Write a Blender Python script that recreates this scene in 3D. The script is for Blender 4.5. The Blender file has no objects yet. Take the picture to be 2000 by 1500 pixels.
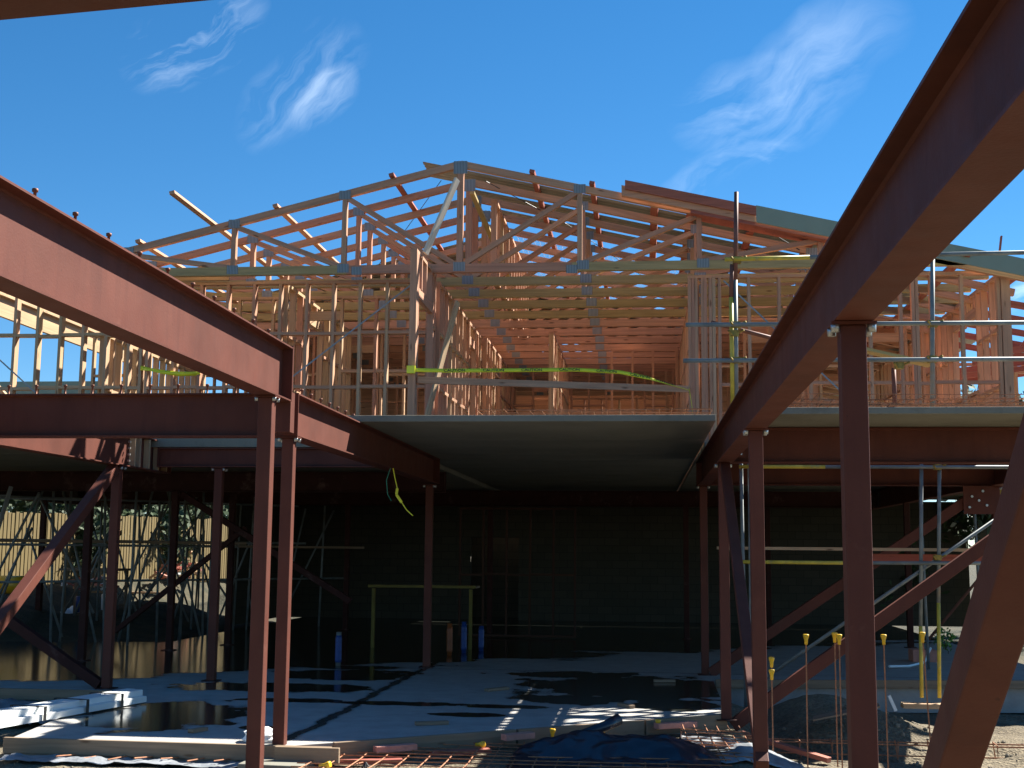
import bpy, bmesh, math, random
from mathutils import Vector, Matrix, noise
random.seed(7)
R = math.radians
S = bpy.context.scene
C = S.collection

# ------------------------------------------------------------------ camera
F = 2465.0; HC = 1.8
yaw, pit, rol = R(5.915), R(7.588), R(0.51)
fw = Vector((-math.sin(yaw)*math.cos(pit), math.cos(yaw)*math.cos(pit), math.sin(pit)))
rt = Vector((math.cos(yaw), math.sin(yaw), 0)); upv = rt.cross(fw)
cx_ = rt*math.cos(rol)+upv*math.sin(rol); cu_ = upv*math.cos(rol)-rt*math.sin(rol)
cam = bpy.data.cameras.new('camera'); co = bpy.data.objects.new('camera', cam); C.objects.link(co)
m3 = Matrix((cx_, cu_, -fw)).transposed()
co.matrix_world = Matrix.Translation((0, 0, HC)) @ m3.to_4x4()
cam.sensor_width = 36; cam.lens = F/2000*36; cam.clip_start = .05; cam.clip_end = 3000
S.camera = co
S.view_settings.view_transform = 'Standard'; S.view_settings.look = 'None'
S.view_settings.exposure = 1.6; S.view_settings.gamma = 1
S.cycles.max_bounces = 6; S.cycles.diffuse_bounces = 4; S.cycles.use_denoising = True

# ------------------------------------------------------------------ light
SUN = Vector((1.0, 1.0, 1.42)).normalized()
elev = math.asin(SUN.z); azi = math.atan2(SUN.x, SUN.y)
sl = bpy.data.lights.new('sun', 'SUN'); sl.energy = 5.0; sl.angle = R(.5); sl.color = (1, .95, .86)
so = bpy.data.objects.new('sun', sl); C.objects.link(so); so.rotation_euler = (-SUN).to_track_quat('-Z', 'Y').to_euler()
W = bpy.data.worlds.new('World'); S.world = W; W.use_nodes = True
nt = W.node_tree; N = nt.nodes; L = nt.links; N.clear()
def nd(t, **k):
    n = N.new(t)
    for a, b in k.items(): setattr(n, a, b)
    return n
def mth(op, a, b=None, c=None):
    n = N.new('ShaderNodeMath'); n.operation = op
    for i, v in enumerate((a, b, c)):
        if v is None: continue
        if isinstance(v, (int, float)): n.inputs[i].default_value = v
        else: L.new(v, n.inputs[i])
    return n.outputs[0]
sky = nd('ShaderNodeTexSky', sky_type='NISHITA', sun_disc=False, sun_elevation=elev, sun_rotation=azi,
         altitude=200, air_density=.85, dust_density=0.0, ozone_density=5.0)
tc = nd('ShaderNodeTexCoord'); dirv = tc.outputs['Generated']
def vm(op, a, b):
    n = N.new('ShaderNodeVectorMath'); n.operation = op
    for i, v in enumerate((a, b)):
        if isinstance(v, (tuple, Vector)): n.inputs[i].default_value = tuple(v)
        else: L.new(v, n.inputs[i])
    return n
def pxdir(x, y):
    v = cx_*((x-1000)/F) - cu_*((y-750)/F) + fw
    return v.normalized()
# cirrus wisps: streaks of noise inside soft regions of the sky dome (directions in the world)
def wisp(p0, p1, wid, amp, seed, cross=24, along=5, thr=.44):
    a, b = pxdir(*p0), pxdir(*p1); mid = ((a+b)/2).normalized()
    t = (b-a).normalized(); s = mid.cross(t).normalized(); ln = (b-a).length/2
    d = vm('SUBTRACT', dirv, mid).outputs[0]
    u = vm('DOT_PRODUCT', d, t).outputs['Value']; v = vm('DOT_PRODUCT', d, s).outputs['Value']
    dn = vm('DOT_PRODUCT', dirv, mid).outputs['Value']
    cb = N.new('ShaderNodeCombineXYZ'); L.new(u, cb.inputs[0]); L.new(v, cb.inputs[1]); cb.inputs[2].default_value = seed
    wn = N.new('ShaderNodeTexNoise'); wn.inputs['Scale'].default_value = 9; wn.inputs['Detail'].default_value = 4
    L.new(cb.outputs[0], wn.inputs['Vector'])
    wo = vm('SCALE', vm('SUBTRACT', wn.outputs['Color'], (.5, .5, .5)).outputs[0], (0, 0, 0)); wo.inputs['Scale'].default_value = .10
    pw = vm('ADD', cb.outputs[0], wo.outputs[0]).outputs[0]
    st = vm('MULTIPLY', pw, (along, cross, 1)).outputs[0]
    nn = N.new('ShaderNodeTexNoise'); nn.inputs['Scale'].default_value = 1; nn.inputs['Detail'].default_value = 7
    nn.inputs['Roughness'].default_value = .62; L.new(st, nn.inputs['Vector'])
    uu = mth('MULTIPLY', mth('DIVIDE', u, ln), mth('DIVIDE', u, ln)); vv0 = mth('DIVIDE', mth('ADD', v, mth('MULTIPLY', mth('SUBTRACT', wn.outputs['Fac'], .5), wid*1.6)), wid)
    vv = mth('MULTIPLY', vv0, vv0)
    env = mth('MAXIMUM', mth('SUBTRACT', 1, mth('ADD', uu, vv)), 0)
    k = mth('MULTIPLY', mth('MAXIMUM', mth('SUBTRACT', nn.outputs['Fac'], thr), 0), amp)
    return mth('MULTIPLY', mth('MULTIPLY', env, k), mth('GREATER_THAN', dn, .5))
ws = [wisp((230, 150), (520, -20), .032, 2.2, 1.3, thr=.40),
      wisp((480, 300), (700, 40), .034, 1.2, 4.1),
      wisp((560, 250), (690, 120), .020, 1.7, 9.7),
      wisp((1320, 340), (1780, 0), .05, .85, 12.4, thr=.40),
      wisp((1300, 260), (1620, 120), .03, .8, 33.4, thr=.42),
      wisp((1280, 380), (1580, 300), .022, 1.1, 15.9),
      wisp((1960, 600), (2060, 560), .016, 4, 22.)]
tot = ws[0]
for w in ws[1:]: tot = mth('ADD', tot, w)
tot = mth('MINIMUM', tot, .8)
hs = nd('ShaderNodeHueSaturation'); hs.inputs['Saturation'].default_value = 1.24; hs.inputs['Hue'].default_value = .495
L.new(sky.outputs[0], hs.inputs['Color'])
mx = nd('ShaderNodeMix', data_type='RGBA'); L.new(tot, mx.inputs['Factor']); L.new(hs.outputs[0], mx.inputs[6])
mx.inputs[7].default_value = (9, 10.5, 12, 1)
bg = nd('ShaderNodeBackground'); bg.inputs['Strength'].default_value = .05
L.new(mx.outputs[2], bg.inputs['Color'])
wo_ = nd('ShaderNodeOutputWorld'); L.new(bg.outputs[0], wo_.inputs['Surface'])

# ------------------------------------------------------------------ materials
def new_mat(name):
    m = bpy.data.materials.new(name); m.use_nodes = True
    t = m.node_tree; b = t.nodes['Principled BSDF']
    return m, t, b
def col(c): return (c[0], c[1], c[2], 1)
def simple(name, c, rough=.6, metal=0, var=.15, scale=6, bump=.0, bscale=60, spec=.5, dirt=None, dirtc=(.3, .25, .2), objrand=0, uv=False, stretch=None):
    m, t, b = new_mat(name); n, l = t.nodes, t.links
    tcn = n.new('ShaderNodeTexCoord'); v = tcn.outputs['UV' if uv else 'Object']
    if stretch:
        mp = n.new('ShaderNodeMapping'); mp.inputs['Scale'].default_value = stretch; l.new(v, mp.inputs[0]); v = mp.outputs[0]
    no = n.new('ShaderNodeTexNoise'); no.inputs['Scale'].default_value = scale; no.inputs['Detail'].default_value = 6
    l.new(v, no.inputs['Vector'])
    rp = n.new('ShaderNodeValToRGB'); e = rp.color_ramp.elements
    e[0].position = .3; e[1].position = .7
    e[0].color = col([x*(1-var) for x in c]); e[1].color = col([min(1, x*(1+var)) for x in c])
    l.new(no.outputs['Fac'], rp.inputs[0]); out = rp.outputs[0]
    if dirt:
        n2 = n.new('ShaderNodeTexNoise'); n2.inputs['Scale'].default_value = dirt; n2.inputs['Detail'].default_value = 8
        n2.inputs['Roughness'].default_value = .7; l.new(v, n2.inputs['Vector'])
        r2 = n.new('ShaderNodeValToRGB'); r2.color_ramp.elements[0].position = .56; r2.color_ramp.elements[1].position = .74
        l.new(n2.outputs['Fac'], r2.inputs[0])
        mi = n.new('ShaderNodeMix'); mi.data_type = 'RGBA'; l.new(r2.outputs[0], mi.inputs['Factor']); l.new(out, mi.inputs[6]); mi.inputs[7].default_value = col(dirtc)
        out = mi.outputs[2]
    if objrand:
        oi = n.new('ShaderNodeObjectInfo'); hs = n.new('ShaderNodeHueSaturation')
        mr = n.new('ShaderNodeMapRange'); mr.inputs[3].default_value = 1-objrand; mr.inputs[4].default_value = 1+objrand
        l.new(oi.outputs['Random'], mr.inputs[0]); l.new(mr.outputs[0], hs.inputs['Value'])
        l.new(out, hs.inputs['Color']); out = hs.outputs[0]
    l.new(out, b.inputs['Base Color'])
    b.inputs['Roughness'].default_value = rough; b.inputs['Metallic'].default_value = metal
    b.inputs['Specular IOR Level'].default_value = spec
    if bump:
        nb = n.new('ShaderNodeTexNoise'); nb.inputs['Scale'].default_value = bscale; nb.inputs['Detail'].default_value = 5
        l.new(v, nb.inputs['Vector'])
        bp = n.new('ShaderNodeBump'); bp.inputs['Strength'].default_value = bump; bp.inputs['Distance'].default_value = .02
        l.new(nb.outputs['Fac'], bp.inputs['Height']); l.new(bp.outputs[0], b.inputs['Normal'])
    return m
def wood(name, c1, c2, knots=True, rough=.75):
    """sawn softwood: grain along U, pieces vary between two tints, dark knots"""
    m, t, b = new_mat(name); n, l = t.nodes, t.links
    tcn = n.new('ShaderNodeTexCoord'); oi = n.new('ShaderNodeObjectInfo')
    ad = n.new('ShaderNodeVectorMath'); ad.operation = 'ADD'; l.new(tcn.outputs['UV'], ad.inputs[0])
    sc = n.new('ShaderNodeVectorMath'); sc.operation = 'SCALE'; sc.inputs[0].default_value = (37, 11, 5); l.new(oi.outputs['Random'], sc.inputs['Scale'])
    l.new(sc.outputs[0], ad.inputs[1])
    mp = n.new('ShaderNodeMapping'); mp.inputs['Scale'].default_value = (1.3, 26, 1); l.new(ad.outputs[0], mp.inputs[0])
    g = n.new('ShaderNodeTexNoise'); g.inputs['Scale'].default_value = 1; g.inputs['Detail'].default_value = 5; g.inputs['Distortion'].default_value = .6
    l.new(mp.outputs[0], g.inputs['Vector'])
    big = n.new('ShaderNodeTexNoise'); big.inputs['Scale'].default_value = .8; big.inputs['Detail'].default_value = 3; l.new(ad.outputs[0], big.inputs['Vector'])
    f = n.new('ShaderNodeMath'); f.operation = 'MULTIPLY_ADD'; l.new(oi.outputs['Random'], f.inputs[0]); f.inputs[1].default_value = .9
    s2 = n.new('ShaderNodeMath'); s2.operation = 'SUBTRACT'; l.new(big.outputs['Fac'], s2.inputs[0]); s2.inputs[1].default_value = .45; l.new(s2.outputs[0], f.inputs[2])
    f.use_clamp = True
    mi = n.new('ShaderNodeMix'); mi.data_type = 'RGBA'; l.new(f.outputs[0], mi.inputs['Factor']); mi.inputs[6].default_value = col(c1); mi.inputs[7].default_value = col(c2)
    gr = n.new('ShaderNodeMapRange'); gr.inputs[1].default_value = .3; gr.inputs[2].default_value = .7; gr.inputs[3].default_value = .78; gr.inputs[4].default_value = 1.12
    l.new(g.outputs['Fac'], gr.inputs[0])
    mu = n.new('ShaderNodeVectorMath'); mu.operation = 'SCALE'; l.new(mi.outputs[2], mu.inputs[0]); l.new(gr.outputs[0], mu.inputs['Scale'])
    out = mu.outputs[0]
    if knots:
        mk = n.new('ShaderNodeMapping'); mk.inputs['Scale'].default_value = (2.2, 9, 1); l.new(ad.outputs[0], mk.inputs[0])
        vo = n.new('ShaderNodeTexVoronoi'); vo.inputs['Scale'].default_value = 1; l.new(mk.outputs[0], vo.inputs['Vector'])
        kr = n.new('ShaderNodeMapRange'); kr.inputs[1].default_value = .06; kr.inputs[2].default_value = .15; kr.inputs[3].default_value = .75; kr.inputs[4].default_value = 0
        l.new(vo.outputs['Distance'], kr.inputs[0])
        mk2 = n.new('ShaderNodeMix'); mk2.data_type = 'RGBA'; l.new(kr.outputs[0], mk2.inputs['Factor']); l.new(out, mk2.inputs[6]); mk2.inputs[7].default_value = (.1, .045, .02, 1)
        out = mk2.outputs[2]
    l.new(out, b.inputs['Base Color']); b.inputs['Roughness'].default_value = rough; b.inputs['Specular IOR Level'].default_value = .3
    bp = n.new('ShaderNodeBump'); bp.inputs['Strength'].default_value = .25; bp.inputs['Distance'].default_value = .004
    l.new(g.outputs['Fac'], bp.inputs['Height']); l.new(bp.outputs[0], b.inputs['Normal'])
    return m
M = {}
def steel_mat(name, c, k=1):
    m, t, b = new_mat(name); n, l = t.nodes, t.links
    tcn = n.new('ShaderNodeTexCoord'); oi = n.new('ShaderNodeObjectInfo')
    ofs = n.new('ShaderNodeVectorMath'); ofs.operation = 'SCALE'; ofs.inputs[0].default_value = (7, 13, 5); l.new(oi.outputs['Random'], ofs.inputs['Scale'])
    ad = n.new('ShaderNodeVectorMath'); ad.operation = 'ADD'; l.new(tcn.outputs['Object'], ad.inputs[0]); l.new(ofs.outputs[0], ad.inputs[1])
    def nz(s_, d=5, r_=.6, st=(1, 1, 1)):
        mp = n.new('ShaderNodeMapping'); mp.inputs['Scale'].default_value = st; l.new(ad.outputs[0], mp.inputs[0])
        x = n.new('ShaderNodeTexNoise'); x.inputs['Scale'].default_value = s_; x.inputs['Detail'].default_value = d; x.inputs['Roughness'].default_value = r_
        l.new(mp.outputs[0], x.inputs['Vector']); return x.outputs['Fac']
    def ramp(f, p0, p1):
        x = n.new('ShaderNodeMapRange'); x.inputs[1].default_value = p0; x.inputs[2].default_value = p1; l.new(f, x.inputs[0]); return x.outputs[0]
    def mix(f, a, cc):
        x = n.new('ShaderNodeMix'); x.data_type = 'RGBA'; l.new(f, x.inputs['Factor'])
        if isinstance(a, tuple): x.inputs[6].default_value = a
        else: l.new(a, x.inputs[6])
        x.inputs[7].default_value = cc; return x.outputs[2]
    def sc_(f, v):
        x = n.new('ShaderNodeMath'); x.operation = 'MULTIPLY'; l.new(f, x.inputs[0]); x.inputs[1].default_value = v; return x.outputs[0]
    base = mix(ramp(nz(1.6, 6), .3, .7), col([v*.8 for v in c]), col([v*1.15 for v in c]))
    runs = sc_(ramp(nz(1, 4, .5, (9, 9, 1.1)), .52, .75), .45); o = mix(runs, base, col([c[0]*.62, c[1]*.62, c[2]*.7]))
    chalk = sc_(ramp(nz(2.3, 9, .78), .60, .72), .5*k); o = mix(chalk, o, (c[0]*1.5, c[1]*2.1, c[2]*2.3, 1))
    spots = sc_(ramp(nz(34, 3, .5), .70, .76), .7); o = mix(spots, o, (c[0]*.5, c[1]*.6, c[2]*.6, 1))
    l.new(o, b.inputs['Base Color']); b.inputs['Roughness'].default_value = .62; b.inputs['Specular IOR Level'].default_value = .22
    rr = n.new('ShaderNodeMapRange'); rr.inputs[3].default_value = .5; rr.inputs[4].default_value = .75; l.new(nz(5, 4), rr.inputs[0]); l.new(rr.outputs[0], b.inputs['Roughness'])
    bp = n.new('ShaderNodeBump'); bp.inputs['Strength'].default_value = .2; bp.inputs['Distance'].default_value = .006; l.new(nz(70, 4), bp.inputs['Height']); l.new(bp.outputs[0], b.inputs['Normal'])
    return m
M['steel'] = steel_mat('red_oxide_primer', (.120, .037, .024))
M['steelshade'] = simple('red_oxide_primer_dusty_shaded', (.05, .016, .012), .7, var=.2, scale=4, bump=.15, dirt=3, dirtc=(.16, .1, .085), spec=.2)  # darker steel copy: hall shade in its base colour, plus patches of dust
M['studmetal'] = simple('rusty_stud_steel', (.18, .075, .045), .6, .5, var=.3, scale=30)
M['bolt'] = simple('zinc_bolt', (.5, .52, .5), .4, .8, var=.15, scale=60)
M['pink'] = wood('pink_treated_timber', (0.491, 0.240, 0.152), (0.515, 0.304, 0.187))
M['green'] = wood('green_treated_timber', (0.421, 0.316, 0.129), (0.445, 0.328, 0.152))
M['orange'] = wood('orange_treated_timber', (.58, .325, .205), (.55, .30, .185))
M['raw'] = wood('pale_sawn_timber', (0.491, 0.339, 0.187), (0.538, 0.339, 0.211))
M['palewood'] = wood('pale_planed_timber', (.72, .62, .48), (.72, .62, .5), knots=False)
M['form'] = wood('formwork_timber', (.25, .18, .12), (.28, .20, .13))
M['shadewood'] = wood('shade_dark_timber', (.07, .03, .015), (.06, .025, .015))  # shade of the hall put into the timber colour
M['redwood'] = wood('red_stained_timber', (.34, .095, .07), (.38, .13, .085))
M['fence'] = wood('fence_paling', (.20, .155, .055), (.15, .11, .045))
M['galv'] = simple('galvanised_steel', (.26, .29, .30), .5, .4, var=.15, scale=10, bump=.05)
M['tube'] = simple('scaffold_tube', (.20, .225, .22), .6, .25, var=.3, scale=5, dirt=4, dirtc=(.25, .2, .15))
M['tuberust'] = simple('rusty_scaffold_tube', (.17, .07, .05), .65, .2, var=.3, scale=6)
M['tubey'] = simple('yellow_painted_tube', (.55, .43, .05), .5, 0, var=.25, scale=8, dirt=6, dirtc=(.3, .27, .15))
M['shadeyellow'] = simple('shade_dark_yellow', (.16, .12, .015), .7)  # trestle yellow darkened to stand in for the shade of the hall
M['coupler'] = simple('coupler_steel', (.30, .22, .05), .6, .4, var=.4, scale=25)
M['concrete'] = simple('precast_concrete', (.20, .195, .155), .85, var=.12, scale=1.2, bump=.2, bscale=35, dirt=1.6, dirtc=(.13, .125, .095))
M['block'] = None
M['fascia'] = simple('green_painted_fascia', (.24, .30, .235), .6, var=.05, scale=3)
M['sheet'] = simple('roofing_steel', (.27, .275, .23), .5, .1, var=.12, scale=2)
M['rebar'] = simple('rusty_rebar', (.36, .15, .07), .75, .1, var=.35, scale=20)
M['cap'] = simple('yellow_plastic', (.85, .48, .02), .35, 0, var=.08, scale=8)
M['tape'] = simple('yellow_tape', (.80, .80, .03), .35, 0, var=.05, scale=3)
M['ink'] = simple('black_ink', (.02, .02, .02), .6, 0, var=.05)
M['poly'] = simple('black_polythene', (.012, .016, .028), .28, 0, var=.3, scale=3, bump=.5, bscale=9, spec=.6)
M['polygrey'] = simple('grey_polythene', (.26, .28, .30), .35, 0, var=.35, scale=5, bump=.8, bscale=14, spec=.6)
M['white'] = simple('white_pvc', (.84, .86, .84), .35, 0, var=.03, scale=3)
M['black'] = simple('black_strap', (.015, .015, .015), .5)
M['blue'] = simple('blue_wrap', (.015, .06, .24), .45, var=.25, scale=20)
M['opipe'] = simple('orange_pipe', (.28, .075, .02), .5)
M['gcable'] = simple('green_cable', (.02, .22, .12), .4)
M['wire'] = simple('black_wire', (.03, .03, .03), .5)
M['brick'] = simple('pink_brick', (.55, .24, .18), .8, var=.15, scale=12, bump=.3)
M['net'] = simple('mesh_netting', (.6, .62, .6), .5, .3)
# nail plate: rows of punched teeth
m, t, b = new_mat('nail_plate'); n, l = t.nodes, t.links
tcn = n.new('ShaderNodeTexCoord'); wv = n.new('ShaderNodeTexWave'); wv.inputs['Scale'].default_value = 14; wv.bands_direction = 'X'
l.new(tcn.outputs['Object'], wv.inputs['Vector'])
rp = n.new('ShaderNodeValToRGB'); rp.color_ramp.elements[0].color = (.13, .14, .14, 1); rp.color_ramp.elements[1].color = (.33, .35, .35, 1)
l.new(wv.outputs['Fac'], rp.inputs[0]); l.new(rp.outputs[0], b.inputs['Base Color']); b.inputs['Metallic'].default_value = .35; b.inputs['Roughness'].default_value = .5
M['plate'] = m
# blockwork wall
m, t, b = new_mat('concrete_blockwork'); n, l = t.nodes, t.links
tcn = n.new('ShaderNodeTexCoord'); sp = n.new('ShaderNodeSeparateXYZ'); cb = n.new('ShaderNodeCombineXYZ'); l.new(tcn.outputs['Object'], sp.inputs[0])
aa = n.new('ShaderNodeMath'); aa.operation = 'ADD'; l.new(sp.outputs[0], aa.inputs[0]); l.new(sp.outputs[1], aa.inputs[1])
l.new(aa.outputs[0], cb.inputs[0]); l.new(sp.outputs[2], cb.inputs[1])
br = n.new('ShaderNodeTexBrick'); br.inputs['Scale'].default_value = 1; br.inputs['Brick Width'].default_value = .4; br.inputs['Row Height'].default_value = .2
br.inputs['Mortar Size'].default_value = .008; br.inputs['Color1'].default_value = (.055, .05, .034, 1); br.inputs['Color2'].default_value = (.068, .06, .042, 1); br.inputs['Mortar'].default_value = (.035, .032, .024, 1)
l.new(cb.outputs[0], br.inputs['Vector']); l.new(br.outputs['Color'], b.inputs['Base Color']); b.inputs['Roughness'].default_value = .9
M['block'] = m

# floor slab: pale concrete with wet joints and standing water, hall shade painted in at the back
def floor_mat():
    m, t, b = new_mat('wet_concrete_slab'); n, l = t.nodes, t.links
    def mt(op, a, b_=None, c_=None, clamp=False):
        x = n.new('ShaderNodeMath'); x.operation = op; x.use_clamp = clamp
        for i, v in enumerate((a, b_, c_)):
            if v is None: continue
            if isinstance(v, (int, float)): x.inputs[i].default_value = v
            else: l.new(v, x.inputs[i])
        return x.outputs[0]
    tcn = n.new('ShaderNodeTexCoord'); sp = n.new('ShaderNodeSeparateXYZ'); l.new(tcn.outputs['Object'], sp.inputs[0])
    def nz(scale, det=5, rough=.55, sx=1, sy=1):
        mp = n.new('ShaderNodeMapping'); mp.inputs['Scale'].default_value = (sx, sy, 1); l.new(tcn.outputs['Object'], mp.inputs[0])
        x = n.new('ShaderNodeTexNoise'); x.inputs['Scale'].default_value = scale; x.inputs['Detail'].default_value = det; x.inputs['Roughness'].default_value = rough
        l.new(mp.outputs[0], x.inputs['Vector']); return x.outputs['Fac']
    X, Y = sp.outputs[0], sp.outputs[1]
    n1 = nz(2.2, 4); n2 = nz(1.0, 5, sx=.5)
    wet = None  # also carries the painted shade at the back of the hall
    def add(w):
        nonlocal wet
        wet = w if wet is None else mt('MAXIMUM', wet, w)
    # puddles: (x, y, rx, ry)
    for (px, py, rx, ry) in PUD:
        u = mt('DIVIDE', mt('SUBTRACT', X, px), rx); v = mt('DIVIDE', mt('SUBTRACT', Y, py), ry)
        d = mt('SQRT', mt('ADD', mt('MULTIPLY', u, u), mt('MULTIPLY', v, v)))
        d = mt('ADD', d, mt('MULTIPLY', mt('SUBTRACT', n1, .5), 1.5))
        add(mt('MULTIPLY', mt('SUBTRACT', 1.0, d), 9, clamp=True))
    # wet joints along the column line and across it
    j1 = mt('ABSOLUTE', mt('ADD', X, mt('ADD', 3.38, mt('MULTIPLY', mt('SUBTRACT', n1, .5), .25))))
    add(mt('MULTIPLY', mt('MULTIPLY', mt('SUBTRACT', .085, j1), 25, clamp=True), .85))
    j2 = mt('ABSOLUTE', mt('SUBTRACT', Y, mt('ADD', 19.75, mt('MULTIPLY', mt('SUBTRACT', n1, .5), .1))))
    add(mt('MULTIPLY', mt('SUBTRACT', .04, j2), 30, clamp=True))
    # wet to the left; further back the mask paints in the hall's shade
    far = mt('ADD', mt('MULTIPLY', mt('SUBTRACT', Y, 18.6), .16), mt('MULTIPLY', mt('SUBTRACT', -4.6, X), .13))
    far = mt('MINIMUM', far, .62)
    add(mt('MULTIPLY', mt('SUBTRACT', mt('ADD', n2, far), .62), 14, clamp=True))
    base = n.new('ShaderNodeValToRGB'); base.color_ramp.elements[0].position = .3; base.color_ramp.elements[1].position = .72
    base.color_ramp.elements[0].color = (.29, .28, .26, 1); base.color_ramp.elements[1].color = (.41, .395, .37, 1)
    l.new(nz(3.5, 8, .65), base.inputs[0])
    mi = n.new('ShaderNodeMix'); mi.data_type = 'RGBA'; l.new(wet, mi.inputs['Factor']); l.new(base.outputs[0], mi.inputs[6]); mi.inputs[7].default_value = (.03, .032, .026, 1)
    l.new(mi.outputs[2], b.inputs['Base Color'])
    rr = n.new('ShaderNodeMapRange'); rr.inputs[3].default_value = .8; rr.inputs[4].default_value = .13; l.new(wet, rr.inputs[0]); l.new(rr.outputs[0], b.inputs['Roughness'])
    bp = n.new('ShaderNodeBump'); bp.inputs['Distance'].default_value = .01
    l.new(mt('MULTIPLY', mt('SUBTRACT', 1, wet), .3), bp.inputs['Strength']); l.new(nz(60, 4), bp.inputs['Height']); l.new(bp.outputs[0], b.inputs['Normal'])
    return m
PUD = [(-.1, 17.6, 1.7, 1.6), (-.9, 16.0, .8, .55), (.35, 15.6, .6, .6), (-5.2, 13.7, 1.0, 1.3), (-4.9, 16.7, 1.5, .6), (-2.9, 15.2, .9, .22),
       (-4.2, 15.3, .7, .22), (-1.6, 15.1, .5, .2), (-1.9, 14.3, .45, .2), (-1.0, 19.2, 1.3, .5), (-4.3, 18.6, 1.1, .9), (-3.9, 12.9, .25, .18)]
M['floor'] = floor_mat()
# ground: clay, gravel, dirt
def ground_mat():
    m, t, b = new_mat('gravelly_earth'); n, l = t.nodes, t.links
    tcn = n.new('ShaderNodeTexCoord')
    def nz(s, d=6, r=.6):
        x = n.new('ShaderNodeTexNoise'); x.inputs['Scale'].default_value = s; x.inputs['Detail'].default_value = d; x.inputs['Roughness'].default_value = r
        l.new(tcn.outputs['Object'], x.inputs['Vector']); return x
    a = nz(.8); g = nz(22, 8, .75); vo = n.new('ShaderNodeTexVoronoi'); vo.inputs['Scale'].default_value = 26; l.new(tcn.outputs['Object'], vo.inputs['Vector'])
    rp = n.new('ShaderNodeValToRGB'); e = rp.color_ramp.elements; e[0].position = .35; e[0].color = (.11, .085, .05, 1); e[1].position = .65; e[1].color = (.22, .18, .115, 1)
    l.new(a.outputs['Fac'], rp.inputs[0])
    mi = n.new('ShaderNodeMix'); mi.data_type = 'RGBA'; mi.blend_type = 'OVERLAY'; mi.inputs['Factor'].default_value = .55
    r2 = n.new('ShaderNodeValToRGB'); r2.color_ramp.elements[0].color = (.2, .2, .2, 1); r2.color_ramp.elements[1].color = (.85, .85, .85, 1)
    l.new(vo.outputs['Color'], r2.inputs[0]); l.new(rp.outputs[0], mi.inputs[6]); l.new(r2.outputs[0], mi.inputs[7])
    # grass far away on the bank
    sp = n.new('ShaderNodeSeparateXYZ'); l.new(tcn.outputs['Object'], sp.inputs[0])
    mr = n.new('ShaderNodeMapRange'); mr.inputs[1].default_value = -12; mr.inputs[2].default_value = -14; l.new(sp.outputs[0], mr.inputs[0])
    mu = n.new('ShaderNodeMath'); mu.operation = 'MULTIPLY'; l.new(mr.outputs[0], mu.inputs[0])
    g3 = nz(1.7); r3 = n.new('ShaderNodeMapRange'); r3.inputs[1].default_value = .42; r3.inputs[2].default_value = .55; l.new(g3.outputs['Fac'], r3.inputs[0]); l.new(r3.outputs[0], mu.inputs[1])
    m3_ = n.new('ShaderNodeMix'); m3_.data_type = 'RGBA'; l.new(mu.outputs[0], m3_.inputs['Factor']); l.new(mi.outputs[2], m3_.inputs[6]); m3_.inputs[7].default_value = (.09, .16, .03, 1)
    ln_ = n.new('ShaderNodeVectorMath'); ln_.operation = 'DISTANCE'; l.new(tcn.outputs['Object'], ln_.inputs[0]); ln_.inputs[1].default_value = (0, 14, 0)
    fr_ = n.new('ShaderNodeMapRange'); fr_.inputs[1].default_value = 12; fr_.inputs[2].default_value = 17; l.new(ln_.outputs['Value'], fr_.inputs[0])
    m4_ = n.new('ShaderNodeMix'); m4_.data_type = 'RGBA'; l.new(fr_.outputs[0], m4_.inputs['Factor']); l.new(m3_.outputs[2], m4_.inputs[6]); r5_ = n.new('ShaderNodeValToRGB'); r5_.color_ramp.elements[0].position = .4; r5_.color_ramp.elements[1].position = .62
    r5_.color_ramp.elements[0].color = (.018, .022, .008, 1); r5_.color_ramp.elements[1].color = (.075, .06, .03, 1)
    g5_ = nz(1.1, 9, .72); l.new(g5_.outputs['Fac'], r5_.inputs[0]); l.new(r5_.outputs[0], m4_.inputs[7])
    l.new(m4_.outputs[2], b.inputs['Base Color']); b.inputs['Roughness'].default_value = .95
    ad = n.new('ShaderNodeMath'); ad.operation = 'ADD'; l.new(g.outputs['Fac'], ad.inputs[0]); l.new(vo.outputs['Distance'], ad.inputs[1])
    bp = n.new('ShaderNodeBump'); bp.inputs['Strength'].default_value = .9; bp.inputs['Distance'].default_value = .03; l.new(ad.outputs[0], bp.inputs['Height']); l.new(bp.outputs[0], b.inputs['Normal'])
    return m
M['ground'] = ground_mat()
def leafmat(name, c):
    m = simple(name, c, .7, var=.5, scale=3, objrand=.1); return m
M['leaf'] = leafmat('dark_leaves', (.05, .085, .03)); M['leafred'] = leafmat('plum_leaves', (.10, .045, .05)); M['leafbright'] = leafmat('bright_leaves', (.10, .24, .03))
M['bark'] = simple('bark', (.12, .09, .06), .9, var=.3, scale=8, bump=.6)

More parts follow.
